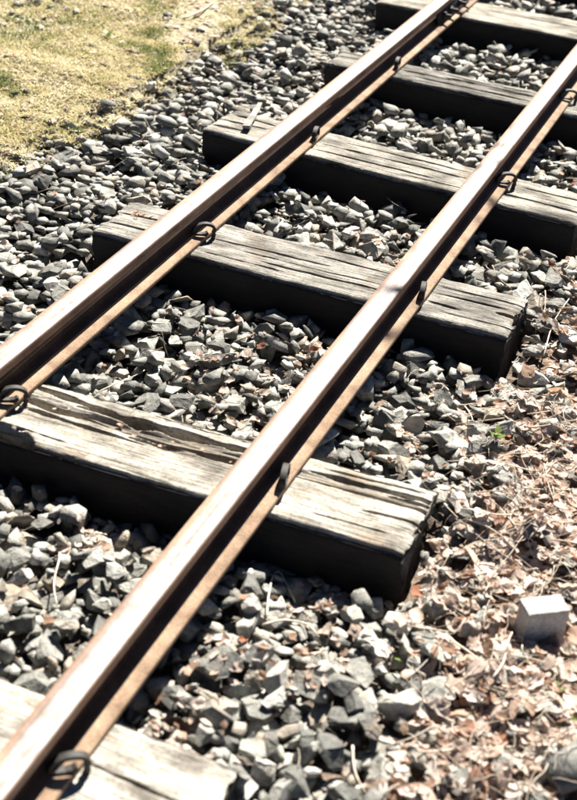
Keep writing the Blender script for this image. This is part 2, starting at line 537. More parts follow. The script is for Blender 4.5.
_c, _s = math.cos(math.radians(35)), math.sin(math.radians(35))
BLOCK_MASK = (np.abs((XX - BLOCK_C[0]) * _c + (YY - BLOCK_C[1]) * _s) < 0.056) & (np.abs(-(XX - BLOCK_C[0]) * _s + (YY - BLOCK_C[1]) * _c) < 0.030)


def cell(x, y):
    return int(round((x - GX0) / RES)), int(round((y - GY0) / RES))


def project(p):
    """picture position (0..1) and depth: only used to see which pieces show largest"""
    q = np.asarray(p) - CAM
    f = 53.71 / 24.0
    d = q @ RF
    return 0.5 + f * (q @ RX) / d, 0.5 - f * (q @ RY) / d * (739 / 1024), d


def near_view(x, y, m=0.06):
    u, v, d = project((x, y, -0.08))
    return d > 0.3 and -m < u < 1 + m and -m < v < 1 + m


# ------------------------------------------------------------------ stone shapes: half-space polyhedra
def make_polyhedron(r, nf, axes):
    n = r.normal(size=(nf, 3))
    # spread the normals
    n /= np.linalg.norm(n, axis=1)[:, None]
    for _ in range(14):
        d = n[:, None, :] - n[None, :, :]
        q = (d ** 2).sum(-1) + 1e-6 + np.eye(nf) * 9
        n = n + 0.035 * (d / q[..., None] ** 1.5).sum(1)
        n /= np.linalg.norm(n, axis=1)[:, None]
    n += r.normal(size=n.shape) * 0.26
    n /= np.linalg.norm(n, axis=1)[:, None]
    d = r.uniform(0.55, 1.0, nf)
    A = n / axes                                    # plane (n/axes).p <= d
    V = []
    for i in range(nf):
        for j in range(i + 1, nf):
            for k in range(j + 1, nf):
                Mx = A[[i, j, k]]
                if abs(np.linalg.det(Mx)) < 1e-5: continue
                p = np.linalg.solve(Mx, d[[i, j, k]])
                if np.all(A @ p <= d + 1e-7): V.append(p)
    V = np.array(V)
    V -= (V.max(0) + V.min(0)) / 2
    V /= np.abs(V[:, :2]).max()
    return V


STONES = []          # dict: verts, tris, planes
for k in range(40):
    ax = np.array([1.0, rng.uniform(0.52, 0.9), rng.uniform(0.24, 0.52)])
    V = make_polyhedron(rng, int(rng.integers(7, 11)), ax)
    bm = bmesh.new()
    for v in V: bm.verts.new(v)
    bmesh.ops.remove_doubles(bm, verts=bm.verts, dist=0.05)
    res = bmesh.ops.convex_hull(bm, input=bm.verts)
    bmesh.ops.delete(bm, geom=[v for v in bm.verts if not v.link_faces], context='VERTS')
    bmesh.ops.recalc_face_normals(bm, faces=bm.faces)
    bm.verts.ensure_lookup_table()
    for i, v in enumerate(bm.verts): v.index = i
    vs = np.array([v.co[:] for v in bm.verts])
    tr = np.array([[v.index for v in f.verts] for f in bm.faces])
    pl = np.array([[*f.normal, f.normal.dot(f.verts[0].co)] for f in bm.faces])
    # worn version with broken, slightly chamfered edges for the pieces seen large
    b2 = bm.copy()
    bmesh.ops.dissolve_limit(b2, angle_limit=math.radians(4), verts=b2.verts, edges=b2.edges)
    bmesh.ops.bevel(b2, geom=list(b2.edges), offset=0.035, offset_type='OFFSET', segments=1, profile=0.6, affect='EDGES', clamp_overlap=True)
    bmesh.ops.triangulate(b2, faces=b2.faces)
    bmesh.ops.subdivide_edges(b2, edges=[e for e in b2.edges if e.calc_length() > 0.3], cuts=1, use_grid_fill=True)
    for v in b2.verts:
        v.co += Vector(rng.normal(size=3)) * 0.020
    me = bm_mesh('ballast_stone', b2, M_STONE_I)
    bm.free()
    STONES.append(dict(v=vs, t=tr, p=pl, me=me))


def rand_rot(tilt):
    yaw = Quaternion((0, 0, 1), rng.uniform(0, 2 * math.pi))
    a = rng.uniform(0, 2 * math.pi)
    t = Quaternion((math.cos(a), math.sin(a), 0), rng.normal() * tilt)
    flip = Quaternion((1, 0, 0), math.pi if rng.random() < 0.5 else 0)
    return t @ yaw @ flip


placed = []          # (template, pos, quat, scale, tint)


def drop_stone(x, y, k, s, q, maxtop=None, q_sink=0.82, force=False):
    st = STONES[k]
    R = np.array(q.to_matrix())
    n = st['p'][:, :3] @ R.T
    d = st['p'][:, 3] * s
    ext = np.abs(st['v'] @ R.T).max(0) * s
    ci, cj = cell(x, y)
    rx = int(ext[0] / RES) + 1; ry = int(ext[1] / RES) + 1
    if ci - rx < 0 or cj - ry < 0 or ci + rx >= NX or cj + ry >= NY: return False
    sl = (slice(ci - rx, ci + rx + 1), slice(cj - ry, cj + ry + 1))
    lx = XX[sl] - x; ly = YY[sl] - y
    up = n[:, 2] > 1e-3; dn = n[:, 2] < -1e-3
    nu = n[up]; ndn = n[dn]
    top = ((d[up][:, None, None] - nu[:, 0][:, None, None] * lx - nu[:, 1][:, None, None] * ly) / nu[:, 2][:, None, None]).min(0)
    bot = ((d[dn][:, None, None] - ndn[:, 0][:, None, None] * lx - ndn[:, 1][:, None, None] * ly) / ndn[:, 2][:, None, None]).max(0)
    ok = top > bot
    if ok.sum() < 2: return False
    if SL_MASK[sl][ok].any() or BLOCK_MASK[sl][ok].any(): return False
    h = HM[sl]
    gap = (h - bot)[ok]
    z = np.quantile(gap, q_sink)
    ztop = (top[ok] + z).max()
    if not force and ztop > np.max(TOP[sl][ok]) + 0.030 + 0.25 * s: return False
    rm = RAIL_MASK[sl] & ok
    if rm.any() and (top[rm] + z).max() > -0.006: return False
    t = top + z
    hit = ok & (t > h)
    idx = len(placed)
    hs = h.copy(); hs[hit] = t[hit]
    HM[sl] = hs
    IDM[sl][hit] = idx
    placed.append((k, (x, y, z), q.copy(), s, rng.random()))
    return True


# large, hand-set stones first-hand from the picture (x, y, half-length)
BIG = [(0.05, 0.25, 0.0422), (-0.07, 0.19, 0.0387), (0.443, 0.012, 0.0440), (0.619, 0.975, 0.0387), (0.50, 0.674, 0.0352),
       (0.55, -0.02, 0.0405), (0.60, 0.09, 0.0352), (0.15, 1.09, 0.0352), (-0.12, 0.80, 0.0370), (0.66, 0.02, 0.0387)]


def run_layer(n, smean, ssig, tilt, region, cand=6, margin=0.25, smin=0.011, smax=0.044, sink=0.88):
    cnt = 0; tries = 0
    while cnt < n and tries < n * 4:
        tries += 1
        c = region(cand)
        if c is None: continue
        xs, ys = c
        ii = np.clip(((xs - GX0) / RES).astype(int), 0, NX - 1)
        jj = np.clip(((ys - GY0) / RES).astype(int), 0, NY - 1)
        b = np.argmin(HM[ii, jj] - TOP[ii, jj])
        x, y = xs[b], ys[b]
        if not near_view(x, y, margin): continue
        s = float(np.clip(smean * math.exp(rng.normal() * ssig), smin, smax))
        tl = tilt * (0.5 if x < -0.5 else 1.0)
        if drop_stone(x, y, int(rng.integers(len(STONES))), s * (1.0 if x > -0.5 else 0.90), rand_rot(tl), q_sink=sink): cnt += 1
    return cnt


def reg_ballast(c):
    y = rng.uniform(-0.75, 5.3, c) if rng.random() < 0.62 else rng.uniform(-0.6, 2.2, c)
    lo = moss_x(y) + 0.02; hi = leaf_x(y) + 0.06
    x = lo + (hi - lo) * rng.random(c)
    return x, y


def reg_leaf(c):
    y = rng.uniform(-0.7, 4.5, c)
    x = leaf_x(y) + 0.02 + np.abs(rng.normal(0, 0.20, c))
    return x, y


def reg_moss(c):
    y = rng.uniform(1.0, 5.2, c)
    x = moss_x(y) + 0.05 - np.abs(rng.normal(0, 0.16, c))
    return x, y


def reg_verge(c):
    y = rng.uniform(1.6, 4.8, c)
    x = rng.uniform(-2.9, -1.66, c) + 0.05 * (y - 2.6)
    return x, y


n1 = run_layer(3300, 0.0225, 0.30, 0.40, reg_ballast)
n1b = 0
for (x, y, s) in BIG:
    for att in range(4):
        if drop_stone(x + rng.normal() * 0.008, y + rng.normal() * 0.008, int(rng.integers(len(STONES))), s, rand_rot(0.22), force=True):
            n1b += 1; break
n2 = run_layer(6200, 0.0238, 0.36, 0.50, reg_ballast, cand=9)
n3 = run_layer(1700, 0.0110, 0.35, 0.7, reg_ballast, cand=10, smin=0.006, smax=0.024)
n4 = run_layer(800, 0.023, 0.40, 0.3, reg_leaf, cand=2)
n5 = run_layer(110, 0.020, 0.35, 0.14, reg_moss, cand=2, sink=0.45)
n6 = run_layer(190, 0.024, 0.35, 0.14, reg_verge, cand=2, sink=0.35)
# the smooth greyish stone at the corner of the litter
print('corner stone', drop_stone(1.105, 0.050, 3, 0.065, rand_rot(0.15), force=True, q_sink=0.9))
placed[-1] = placed[-1][:4] + (0.22,)
CORNER_MASK = (np.abs(XX - 1.105) < 0.055) & (np.abs(YY - 0.05) < 0.055)
print('stones', n1, n1b, n2, n3, n4, n5, n6, len(placed))

# which stones show largest
cntv = np.bincount(IDM[IDM >= 0].ravel(), minlength=len(placed)).astype(float)
score = np.zeros(len(placed))
for i, (k, p, q, s, t) in enumerate(placed):
    u, v, d = project(p)
    if d > 0.3 and 0.005 < u < 0.995 and 0.005 < v < 0.995 and cntv[i] * RES * RES > 0.4 * s * s:
        score[i] = cntv[i] / (d * d)
        if any(abs(p[0] - rx) < 0.075 for rx in RAIL_X) or any(-0.09 < p[1] - yc - p[0] * a + w / 2 < 0.0 and xl < p[0] < xr for (yc, w, a, xr, xl) in SLEEPERS):
            score[i] *= 0.1          # hidden under a rail or in the shade of a sleeper
order = np.argsort(-score)
hero = [int(i) for i in order[:300]]
hero_set = set(hero)

# ------------------------------------------------------------------ ground: one sheet out to the horizon
def build_ground():
    ax = np.concatenate([np.array([-90, -40, -18, -9, -5.5, -4]), np.arange(-3.3, -1.0, 0.02), np.arange(-1.0, 2.31, 0.05), np.array([3, 4.5, 8, 16, 40, 90])])
    ay = np.concatenate([np.array([-90, -40, -18, -8, -4, -2.5]), np.arange(-1.5, 5.81, 0.025), np.array([6.6, 8, 11, 18, 40, 90])])
    X, Y = np.meshgrid(ax, ay, indexing='ij')
    Z = terrain(X, Y)
    inside = (X > -3.2) & (X < 2.2) & (Y > -1.4) & (Y < 5.7)
    low = np.where(X < moss_x(Y), 0.010, np.where(X > leaf_x(Y) + 0.02, 0.026, 0.05))
    Z = Z - low - np.where(SL_near(X, Y), 0.03, 0.0)
    Z = Z + np.where(inside & (X > moss_x(Y)), 0.012 * fbm(X * 14, Y * 14, 3, 3), 0)
    Z = Z + np.where(inside & (X < moss_x(Y)), 0.020 * fbm(X * 9, Y * 9, 131, 3) + 0.016 * fbm(X * 24, Y * 24, 133, 2), 0)
    nx, ny = X.shape
    idx = np.arange(nx * ny).reshape(nx, ny)
    quads = np.stack([idx[:-1, :-1], idx[1:, :-1], idx[1:, 1:], idx[:-1, 1:]], -1).reshape(-1, 4)
    me = mesh_quads('ground', np.stack([X, Y, Z], -1).reshape(-1, 3), quads, M_GROUND, True)
    o = link_obj('ground', me)
    tag(o, 'dark earth and grit bed under the ballast, moss and leaf litter', kind='structure')
    return o


def SL_near(X, Y):
    m = np.zeros(X.shape, dtype=bool)
    for (yc, w, a, xr, xl) in SLEEPERS:
        m |= (X > xl - 0.03) & (X < xr + 0.03) & (np.abs(Y - yc - X * a) < w / 2 + 0.03)
    return m


build_ground()

# ------------------------------------------------------------------ rails
def extrude_profile(name, prof, y0, y1, mat, parent, ny=60, smooth=False):
    prof = np.array(prof)
    n = len(prof)
    ys = np.linspace(y0, y1, ny)
    V = np.zeros((ny, n, 3))
    V[:, :, 0] = prof[:, 0]
    V[:, :, 1] = ys[:, None]
    V[:, :, 2] = prof[:, 1]
    idx = np.arange(ny * n).reshape(ny, n)
    nxt = np.roll(idx, -1, axis=1)
    quads = np.stack([idx[:-1], nxt[:-1], nxt[1:], idx[1:]], -1).reshape(-1, 4)
    flat = list(quads.ravel()); st = list(np.arange(len(quads)) * 4)
    st.append(len(flat)); flat += list(idx[0]);
    st.append(len(flat)); flat += list(idx[-1][::-1])
    me = mesh_np(name, V.reshape(-1, 3), flat, st, mat)
    bm = bmesh.new(); bm.from_mesh(me); bmesh.ops.recalc_face_normals(bm, faces=bm.faces); bm.to_mesh(me); bm.free()
    o = link_obj(name, me, parent)
    return o


RH = 0.100
HEAD = [(-0.0145, 0.0685), (-0.0265, 0.0735), (-0.0279, 0.0765), (-0.0279, 0.0950), (-0.0272, 0.0974), (-0.0250, 0.0990), (-0.0150, 0.0997), (0.0, 0.1),
        (0.0150, 0.0997), (0.0250, 0.0990), (0.0272, 0.0974), (0.0279, 0.0950), (0.0279, 0.0765), (0.0265, 0.0735), (0.0145, 0.0685)]
WEB = [(-0.026, 0.013), (-0.026, 0.0158), (-0.013, 0.0215), (-0.0075, 0.029), (-0.0055, 0.040), (-0.0055, 0.060), (-0.010, 0.071),  # flared base covers the inner foot, painting the head's shade there
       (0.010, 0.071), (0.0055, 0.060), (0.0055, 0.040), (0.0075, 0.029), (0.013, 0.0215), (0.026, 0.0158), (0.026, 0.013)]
FOOT = [(-0.0543, 0.0), (-0.0543, 0.0085), (-0.052, 0.0105), (-0.026, 0.0150), (0.026, 0.0150), (0.052, 0.0105), (0.0543, 0.0085), (0.0543, 0.0)]
RAIL_LABELS = ['rusty flat bottomed rail with a fishplate, loops on its foot, beside the mossy verge',
               'rusty flat bottomed rail with bright worn head, beside the fallen leaves']
Y_JOINT = 3.83
for i, x in enumerate(RAIL_X):
    r = empty('rail', (x, 0, 0.0015))
    tag(r, RAIL_LABELS[i], 'rail', 'the two rails of the narrow track')
    if i == 0:
        spans = [(-3.0, Y_JOINT - 0.003), (Y_JOINT + 0.003, 9.0)]
    else:
        spans = [(-3.0, 9.0)]
    y0, y1 = spans[0]
    extrude_profile('head', HEAD, y0, y1, M_HEAD, r, 120)
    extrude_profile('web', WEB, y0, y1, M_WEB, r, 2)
    extrude_profile('foot', FOOT, y0, y1, M_FOOT, r, 120)
    if i == 0:
        y0, y1 = spans[1]
        r2 = empty('rail', (x, 0, 0.0015))
        tag(r2, 'next length of rusty rail beyond the fishplate joint', 'rail', 'the two rails of the narrow track')
        extrude_profile('head', HEAD, y0, y1, M_HEAD, r2, 60)
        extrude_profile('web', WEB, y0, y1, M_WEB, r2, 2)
        extrude_profile('foot', FOOT, y0, y1, M_FOOT, r2, 60)

# fishplate with bolts at the joint
fp = empty('fishplate', (RAIL_X[0] + 0.010, Y_JOINT, 0.022))
tag(fp, 'dark bolted fishplate joining two rail lengths by the far sleeper', 'fishplate')
FP = [(0.0, 0.004), (0.0, 0.044), (0.010, 0.047), (0.014, 0.040), (0.012, 0.026), (0.016, 0.010), (0.026, -0.001), (0.022, -0.004), (0.006, 0.0)]
extrude_profile('plate', FP, -0.21, 0.21, M_IRON, fp, 2)
for yb in (-0.155, -0.06, 0.06, 0.155):
    bm = bmesh.new()
    bmesh.ops.create_cone(bm, cap_ends=True, segments=6, radius1=0.0165, radius2=0.0155, depth=0.016)
    g = bmesh.ops.create_cone(bm, cap_ends=True, segments=12, radius1=0.0085, radius2=0.008, depth=0.034)
    bmesh.ops.translate(bm, verts=g['verts'], vec=(0, 0, 0.014))
    bmesh.ops.rotate(bm, verts=bm.verts, cent=(0, 0, 0), matrix=Matrix.Rotation(math.pi / 2, 3, 'Y'))
    o = link_obj('bolt', bm_mesh('bolt', bm, M_IRON), fp)
    o.location = (0.020, yb, 0.024)
    o.rotation_euler = (rng.uniform(0, 1), 0, 0)


# ------------------------------------------------------------------ sleepers: swept timbers with real grain relief, splits and ragged ends
def build_sleeper(idx, yc, w, a, xr, xl, cracks, troughs, edge_rag, label, seed, relief=1.0, wane=0.0055):
    Lx = xr - xl
    nu = int(Lx / (0.0055 if 0 < idx < 7 else 0.02)) + 1
    nt_, ns_, nb_ = (128, 14, 8) if 0 < idx < 7 else (40, 6, 6)
    h = SL_H
    # parameters around the section: top from -w/2 (near side) to +w/2, far side, bottom, near side
    sec = []
    for i in range(nt_): sec.append((-w / 2 + w * i / (nt_ - 1), 0.0, 'T'))
    for i in range(1, ns_): sec.append((w / 2, -h * i / ns_, 'F'))
    for i in range(nb_): sec.append((w / 2 - w * i / (nb_ - 1), -h, 'B'))
    for i in range(1, ns_): sec.append((-w / 2, -h + h * i / ns_, 'N'))
    n = len(sec)
    sv = np.array([(s[0], s[1]) for s in sec])
    typ = np.array([s[2] for s in sec])
    u = np.linspace(xl, xr, nu)
    U = np.repeat(u[:, None], n, 1)
    V = np.repeat(sv[None, :, 0], nu, 0)
    Z = np.repeat(sv[None, :, 1], nu, 0)
    isT = (typ == 'T')[None, :]
    dz = np.zeros_like(U)
    rot = np.zeros_like(U)
    wob = 0.010 * fbm(U * 3.0, V * 0.5 + seed, seed, 3)
    g = fbm(U * 5 + seed * 3.1, (V + wob) * 130, seed + 1, 3)
    g2 = fbm(U * 14 + seed, (V + wob) * 260, seed + 2, 2)
    dz += isT * (0.0024 * g + 0.0026 * g2) * relief
    dz += isT * 0.007 * fbm(U * 5.0, V * 9.0, seed + 3, 3)
    # weathered-away soft edges
    e = np.minimum(V + w / 2, w / 2 - V)
    edge = np.exp(-np.maximum(e, 0) / wane)
    rag = 0.5 + 1.1 * vnoise(U * 13 + seed, np.sign(V) * 3.0, seed + 7) + 0.8 * vnoise(U * 60 + seed, np.sign(V) * 5.0, seed + 8)
    dz -= isT * edge * 0.0055 * rag * edge_rag
    notch = np.clip(vnoise(U * 24 + seed, np.sign(V) * 7.0, seed + 51) - 0.55, 0, 1) * 2.2 + np.clip(vnoise(U * 75 + seed, np.sign(V) * 9.0, seed + 52) - 0.6, 0, 1) * 1.6
    dz -= isT * np.exp(-np.maximum(e, 0) / 0.007) * 0.011 * notch * edge_rag
    # end wear
    ee = np.minimum(U - xl, xr - U)
    dz -= isT * np.exp(-ee / 0.012) * 0.005 * (0.4 + 1.2 * vnoise(V * 60, U * 0 + seed, seed + 9))
    for (x0, v0, x1, v1, cw, cd) in cracks:
        t = (U - x0) / (x1 - x0)
        vc = v0 + (v1 - v0) * t + 0.005 * fbm(U * 9 + v0 * 31, U * 0 + seed, seed + 11, 3)
        taper = np.clip(np.minimum(t, 1 - t) * 6, 0, 1) ** 0.6
        if x1 >= xr - 0.01: taper = np.where(t > 0.5, 1.0, taper)
        ww = cw * (0.55 + 0.9 * vnoise(U * 21, U * 0 + v0 * 50, seed + 12)) * np.maximum(taper, 0.05)
        prof = np.clip(1 - np.abs(V - vc) / ww, 0, 1) * (taper > 0)
        dz -= isT * np.clip(prof * 1.8, 0, 1) * cd * taper
        rot = np.maximum(rot, isT * np.clip(prof * 2.0, 0, 1) * taper)
    for (x0, v0, x1, v1, cw, cd) in troughs:               # rotted-out channels with fibrous floors
        t = np.clip((U - x0) / (x1 - x0), 0, 1)
        ins = ((U > x0) & (U < x1))
        vc = v0 + (v1 - v0) * t + 0.02 * fbm(U * 4 + v0 * 9, U * 0 + seed, seed + 21, 3)
        ww = cw * (0.6 + 0.8 * vnoise(U * 9, U * 0 + v0 * 50, seed + 22)) * np.clip(np.minimum(t, 1 - t) * 5, 0, 1) ** 0.5
        prof = np.clip(1.3 - np.abs(V - vc) / np.maximum(ww, 1e-4) * 1.3, 0, 1) * ins
        fib = 0.75 + 1.0 * fbm(U * 4, V * 130, seed + 23, 3)
        dz -= isT * np.clip(prof * 1.5, 0, 1) * cd * fib
        rot = np.maximum(rot, isT * np.clip(prof, 0, 1) * 0.55)
    Z = Z + dz
    # side relief
    isN = (typ == 'N')[None, :]; isF = (typ == 'F')[None, :]
    sr = 0.010 * fbm(U * 4, Z * 14, seed + 31, 3) + 0.005 * fbm(U * 3, Z * 90, seed + 32, 2)
    V = V - isN * (0.002 + sr) + isF * (0.002 + sr)
    top_lip = isT * (e < 0.004)
    V = V + np.where(V < 0, 1, -1) * isT * np.exp(-np.maximum(e, 0) / 0.004) * 0.004 * rag * edge_rag
    # ragged ends: every fibre ends at its own length
    f1 = 0.012 * vnoise(V * 70 + seed, Z * 40, seed + 41) + 0.016 * vnoise(V * 12, Z * 9 + seed, seed + 42)
    tt = (U - xl) / Lx
    U2 = U - np.clip((tt - 0.93) / 0.07, 0, 1) ** 2 * f1 + np.clip((0.07 - tt) / 0.07, 0, 1) ** 2 * f1
    verts = np.stack([U2, V, Z], -1)
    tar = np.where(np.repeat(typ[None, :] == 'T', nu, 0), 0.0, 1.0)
    idx_ = np.arange(nu * n).reshape(nu, n)
    nxt = np.roll(idx_, -1, axis=1)
    quads = np.stack([idx_[:-1], idx_[1:], nxt[1:], nxt[:-1]], -1).reshape(-1, 4)
    flat = list(quads.ravel()); st = list(np.arange(len(quads)) * 4)
    allv = list(verts.reshape(-1, 3))
    rot_l = list(rot.ravel()); tar_shade_l = list(tar.ravel())
    for ring, end, rev in ((idx_[0], 0, True), (idx_[-1], -1, False)):
        c = verts[end].mean(0)
        prev = ring
        # inner rings keep the end grain uneven
        for f in (0.72, 0.36):
            new = []
            for j in range(n):
                p = c + (verts[end][j] - c) * f
                p = p + np.array([rng.normal() * 0.0025, 0, 0])
                new.append(len(allv)); allv.append(p); rot_l.append(0.3); tar_shade_l.append(0.8)
            new = np.array(new)
            for j in range(n):
                q = [prev[j], prev[(j + 1) % n], new[(j + 1) % n], new[j]]
                if rev: q = q[::-1]
                st.append(len(flat)); flat += q
            prev = new
        ci = len(allv); allv.append(c); rot_l.append(0.5); tar_shade_l.append(0.8)
        for j in range(n):
            q = [prev[j], prev[(j + 1) % n], ci]
            if rev: q = q[::-1]
            st.append(len(flat)); flat += q
    me = mesh_np('sleeper_timber', np.array(allv), flat, st, M_WOOD, False)
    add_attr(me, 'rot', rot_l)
    add_attr(me, 'tar', tar_shade_l)
    o = link_obj('sleeper', me)
    o.location = (0, yc, -0.0006)
    o.rotation_euler = (0, 0, a)
    o.color = (*SL_TONE[idx], 1)
    tag(o, label, 'railway sleeper', 'timber sleepers across the track')
    return o


# cracks: x0, v0, x1, v1, width, depth in the sleeper's own frame (v: - is the near side)
CR = {
    0: ([(-0.5, 0.02, 0.5, 0.03, 0.004, 0.012)], []),
    1: ([(0.40, -0.055, 0.63, -0.06, 0.005, 0.016), (0.36, 0.02, 0.58, 0.012, 0.0028, 0.008), (-0.5, 0.0, 0.2, 0.01, 0.004, 0.012)], []),
    2: ([(-0.30, 0.090, -0.03, 0.060, 0.011, 0.045), (-0.16, 0.058, 0.30, 0.068, 0.012, 0.050), (-0.05, 0.022, 0.27, 0.030, 0.006, 0.030),
         (0.00, 0.000, 0.30, 0.022, 0.011, 0.046), (-0.29, 0.042, -0.04, 0.022, 0.011, 0.042), (-0.28, 0.005, 0.05, -0.012, 0.006, 0.022),
         (0.40, 0.060, 0.69, 0.068, 0.005, 0.028), (0.38, 0.028, 0.69, 0.038, 0.006, 0.030), (0.42, 0.082, 0.66, 0.090, 0.003, 0.012),
         (0.54, -0.02, 0.69, -0.012, 0.003, 0.014), (0.45, -0.075, 0.62, -0.07, 0.0025, 0.008), (0.58, 0.052, 0.69, 0.056, 0.004, 0.022),
         (-0.25, -0.07, -0.10, -0.075, 0.003, 0.010), (0.0, 0.10, 0.28, 0.10, 0.003, 0.010)],
        [(-0.32, 0.040, 0.30, 0.030, 0.026, 0.014), (-0.40, -0.075, -0.17, -0.118, 0.034, 0.060), (0.36, 0.04, 0.69, 0.05, 0.02, 0.007)]),
    3: ([(0.38, 0.060, 0.64, 0.060, 0.0045, 0.016), (0.39, -0.035, 0.48, -0.04, 0.006, 0.018), (0.565, -0.005, 0.64, -0.005, 0.007, 0.02),
         (-0.27, 0.01, 0.10, 0.02, 0.004, 0.012), (-0.10, -0.05, 0.28, -0.045, 0.004, 0.012), (0.02, 0.06, 0.28, 0.055, 0.004, 0.010),
         (-0.26, -0.08, 0.0, -0.075, 0.003, 0.010), (0.39, 0.02, 0.60, 0.025, 0.003, 0.008), (-0.58, 0.02, -0.40, 0.03, 0.004, 0.012),
         (-0.58, -0.05, -0.42, -0.045, 0.004, 0.012), (0.42, -0.075, 0.64, -0.07, 0.003, 0.009), (-0.2, -0.02, 0.3, -0.012, 0.0025, 0.007)], []),
    4: ([(-0.26, 0.0, 0.29, 0.01, 0.006, 0.020), (-0.27, -0.055, 0.16, -0.05, 0.005, 0.016), (-0.20, 0.055, 0.27, 0.06, 0.005, 0.015),
         (0.36, -0.035, 0.66, -0.032, 0.006, 0.024), (0.05, -0.08, 0.29, -0.07, 0.004, 0.014), (0.42, 0.05, 0.66, 0.05, 0.003, 0.010),
         (-0.65, 0.0, -0.46, 0.005, 0.005, 0.018), (-0.62, 0.06, -0.44, 0.05, 0.005, 0.016), (-0.64, -0.06, -0.5, -0.05, 0.005, 0.015)], []),
    5: ([(-0.26, 0.0, 0.28, 0.02, 0.007, 0.024), (-0.24, -0.04, 0.27, -0.035, 0.006, 0.020), (-0.15, 0.05, 0.25, 0.05, 0.005, 0.016),
         (-0.55, 0.01, -0.4, 0.02, 0.005, 0.016)], [(-0.1, 0.018, 0.25, 0.02, 0.016, 0.010)]),
    6: ([(-0.2, 0.03, 0.5, 0.02, 0.004, 0.010)], []),
    7: ([(-0.3, 0.0, 0.4, 0.02, 0.004, 0.012)], []),
}
SL_TONE = [(0.8, 0.8, 0.8), (1.24, 1.22, 1.18), (1.18, 1.15, 1.09), (0.72, 0.71, 0.70), (0.88, 0.86, 0.82), (0.60, 0.595, 0.58), (0.86, 0.83, 0.76), (0.7, 0.7, 0.7)]
SL_LABELS = [
    'plain grey timber sleeper lying nearer than the bleached smooth one',
    'bleached, nearly smooth timber sleeper under a big round spring loop',
    'deeply split and rotted timber sleeper with long fibrous cracks',
    'grey timber sleeper with thin straight cracks and a square clean end',
    'cracked timber sleeper with a loose wood splinter lying on its end',
    'narrow dark grey timber sleeper with furrowed top',
    'smooth pale timber sleeper just beyond the bolted rail joint',
    'grey timber sleeper beyond the smooth pale one past the joint',
]
for i, (yc, w, a, xr, xl) in enumerate(SLEEPERS):
    rel = {2: 1.25, 3: 0.95, 4: 1.2, 5: 1.5}.get(i, 0.6)
    rg = {2: 1.7, 3: 1.0, 4: 1.4, 5: 1.5}.get(i, 0.9)
    build_sleeper(i, yc, w, a, xr, xl, CR[i][0], CR[i][1], rg, SL_LABELS[i], 100 + i * 7, rel)


# ------------------------------------------------------------------ spring-steel looped rail spikes
def strip_mesh(name, path, width, thick, mat):
    """flat bar bent along a path in the local xz plane, width along local y"""
    P = np.array(path)
    n = len(P)
    T = np.gradient(P, axis=0)
    T /= np.linalg.norm(T, axis=1)[:, None]
    Nn = np.stack([-T[:, 1], T[:, 0]], 1)
    V = []
    for i in range(n):
        for (a, b) in ((-1, -1), (1, -1), (1, 1), (-1, 1)):
            q = P[i] + Nn[i] * thick / 2 * b
            V.append((q[0], a * width / 2, q[1]))
    F = []
    for i in range(n - 1):
        for j in range(4):
            k = (j + 1) % 4
            F.append((i * 4 + j, i * 4 + k, (i + 1) * 4 + k, (i + 1) * 4 + j))
    F.append((0, 3, 2, 1)); b = (n - 1) * 4
    F.append((b, b + 1, b + 2, b + 3))
    bm = bmesh.new()
    vs = [bm.verts.new(v) for v in V]
    for f in F: bm.faces.new([vs[j] for j in f])
    bmesh.ops.recalc_face_normals(bm, faces=bm.faces)
    bmesh.ops.bevel(bm, geom=list(bm.edges), offset=0.0012, segments=1, affect='EDGES', clamp_overlap=True)
    return bm_mesh(name, bm, mat, False)


def loop_path():
    pts = []
    # shank in the timber, up beside the foot, over in a closed curl, tip pressing on the foot near the web
    pts += [(0.030, -0.05), (0.030, -0.02), (0.031, 0.0), (0.034, 0.012)]
    for t in np.linspace(-0.15, 1.12, 22):
        ang = math.pi * (t)            # sweeps over the top
        pts.append((0.034 * math.cos(ang) * 1.02, 0.027 + 0.022 * math.sin(ang)))
    pts += [(-0.022, 0.0155), (-0.008, 0.0135), (0.006, 0.0145), (0.014, 0.0185)]
    return pts


CLIP_ME = strip_mesh('rail_spike', loop_path(), 0.016, 0.0090, M_IRON)
CLIPS = [
    # rail index, y, yaw (degrees), label
    (0, 0.462, 40, 'black looped spring spike on the rail foot at the deeply split sleeper, mossy side rail'),
    (0, 1.415, 40, 'black looped spring spike on the rail foot above the thin-cracked sleeper, mossy side rail'),
    (0, 2.240, 100, 'edge-on spring spike beside the rail at the sleeper bearing the splinter'),
    (0, 3.055, 98, 'edge-on spring spike beside the rail at the narrow furrowed sleeper'),
    (1, -0.372, 42, 'big black looped spring spike on the bleached smooth sleeper'),
    (1, 0.478, 104, 'edge-on spring spike beside the rail at the deeply split sleeper'),
    (1, 1.392, 102, 'edge-on spring spike beside the rail at the thin-cracked sleeper with square end'),
    (1, 2.222, 36, 'black looped spring spike on the splinter sleeper, leaf side rail'),
    (1, 3.085, 30, 'black looped spring spike on the narrow furrowed sleeper, leaf side rail'),
]
for (ri, y, yaw, lab) in CLIPS:
    o = link_obj('rail_spike', CLIP_ME)
    edge_on = yaw > 60
    o.location = (RAIL_X[ri] + (0.044 if not edge_on else 0.044), y, 0.002)
    o.rotation_euler = (0, 0, math.radians(yaw))
    o.scale = (0.88, 0.88, 0.88)
    tag(o, lab, 'rail spike', 'spring steel spikes holding the rails')

# ------------------------------------------------------------------ ballast: the 300 that show largest one by one, the rest as one mass
BAYS = ['before bleached sleeper', 'between bleached and split sleepers', 'between split and thin-cracked sleepers',
        'between thin-cracked and splinter-topped sleepers', 'between splinter-topped and furrowed sleepers',
        'between furrowed and pale sleepers', 'beyond pale sleeper']


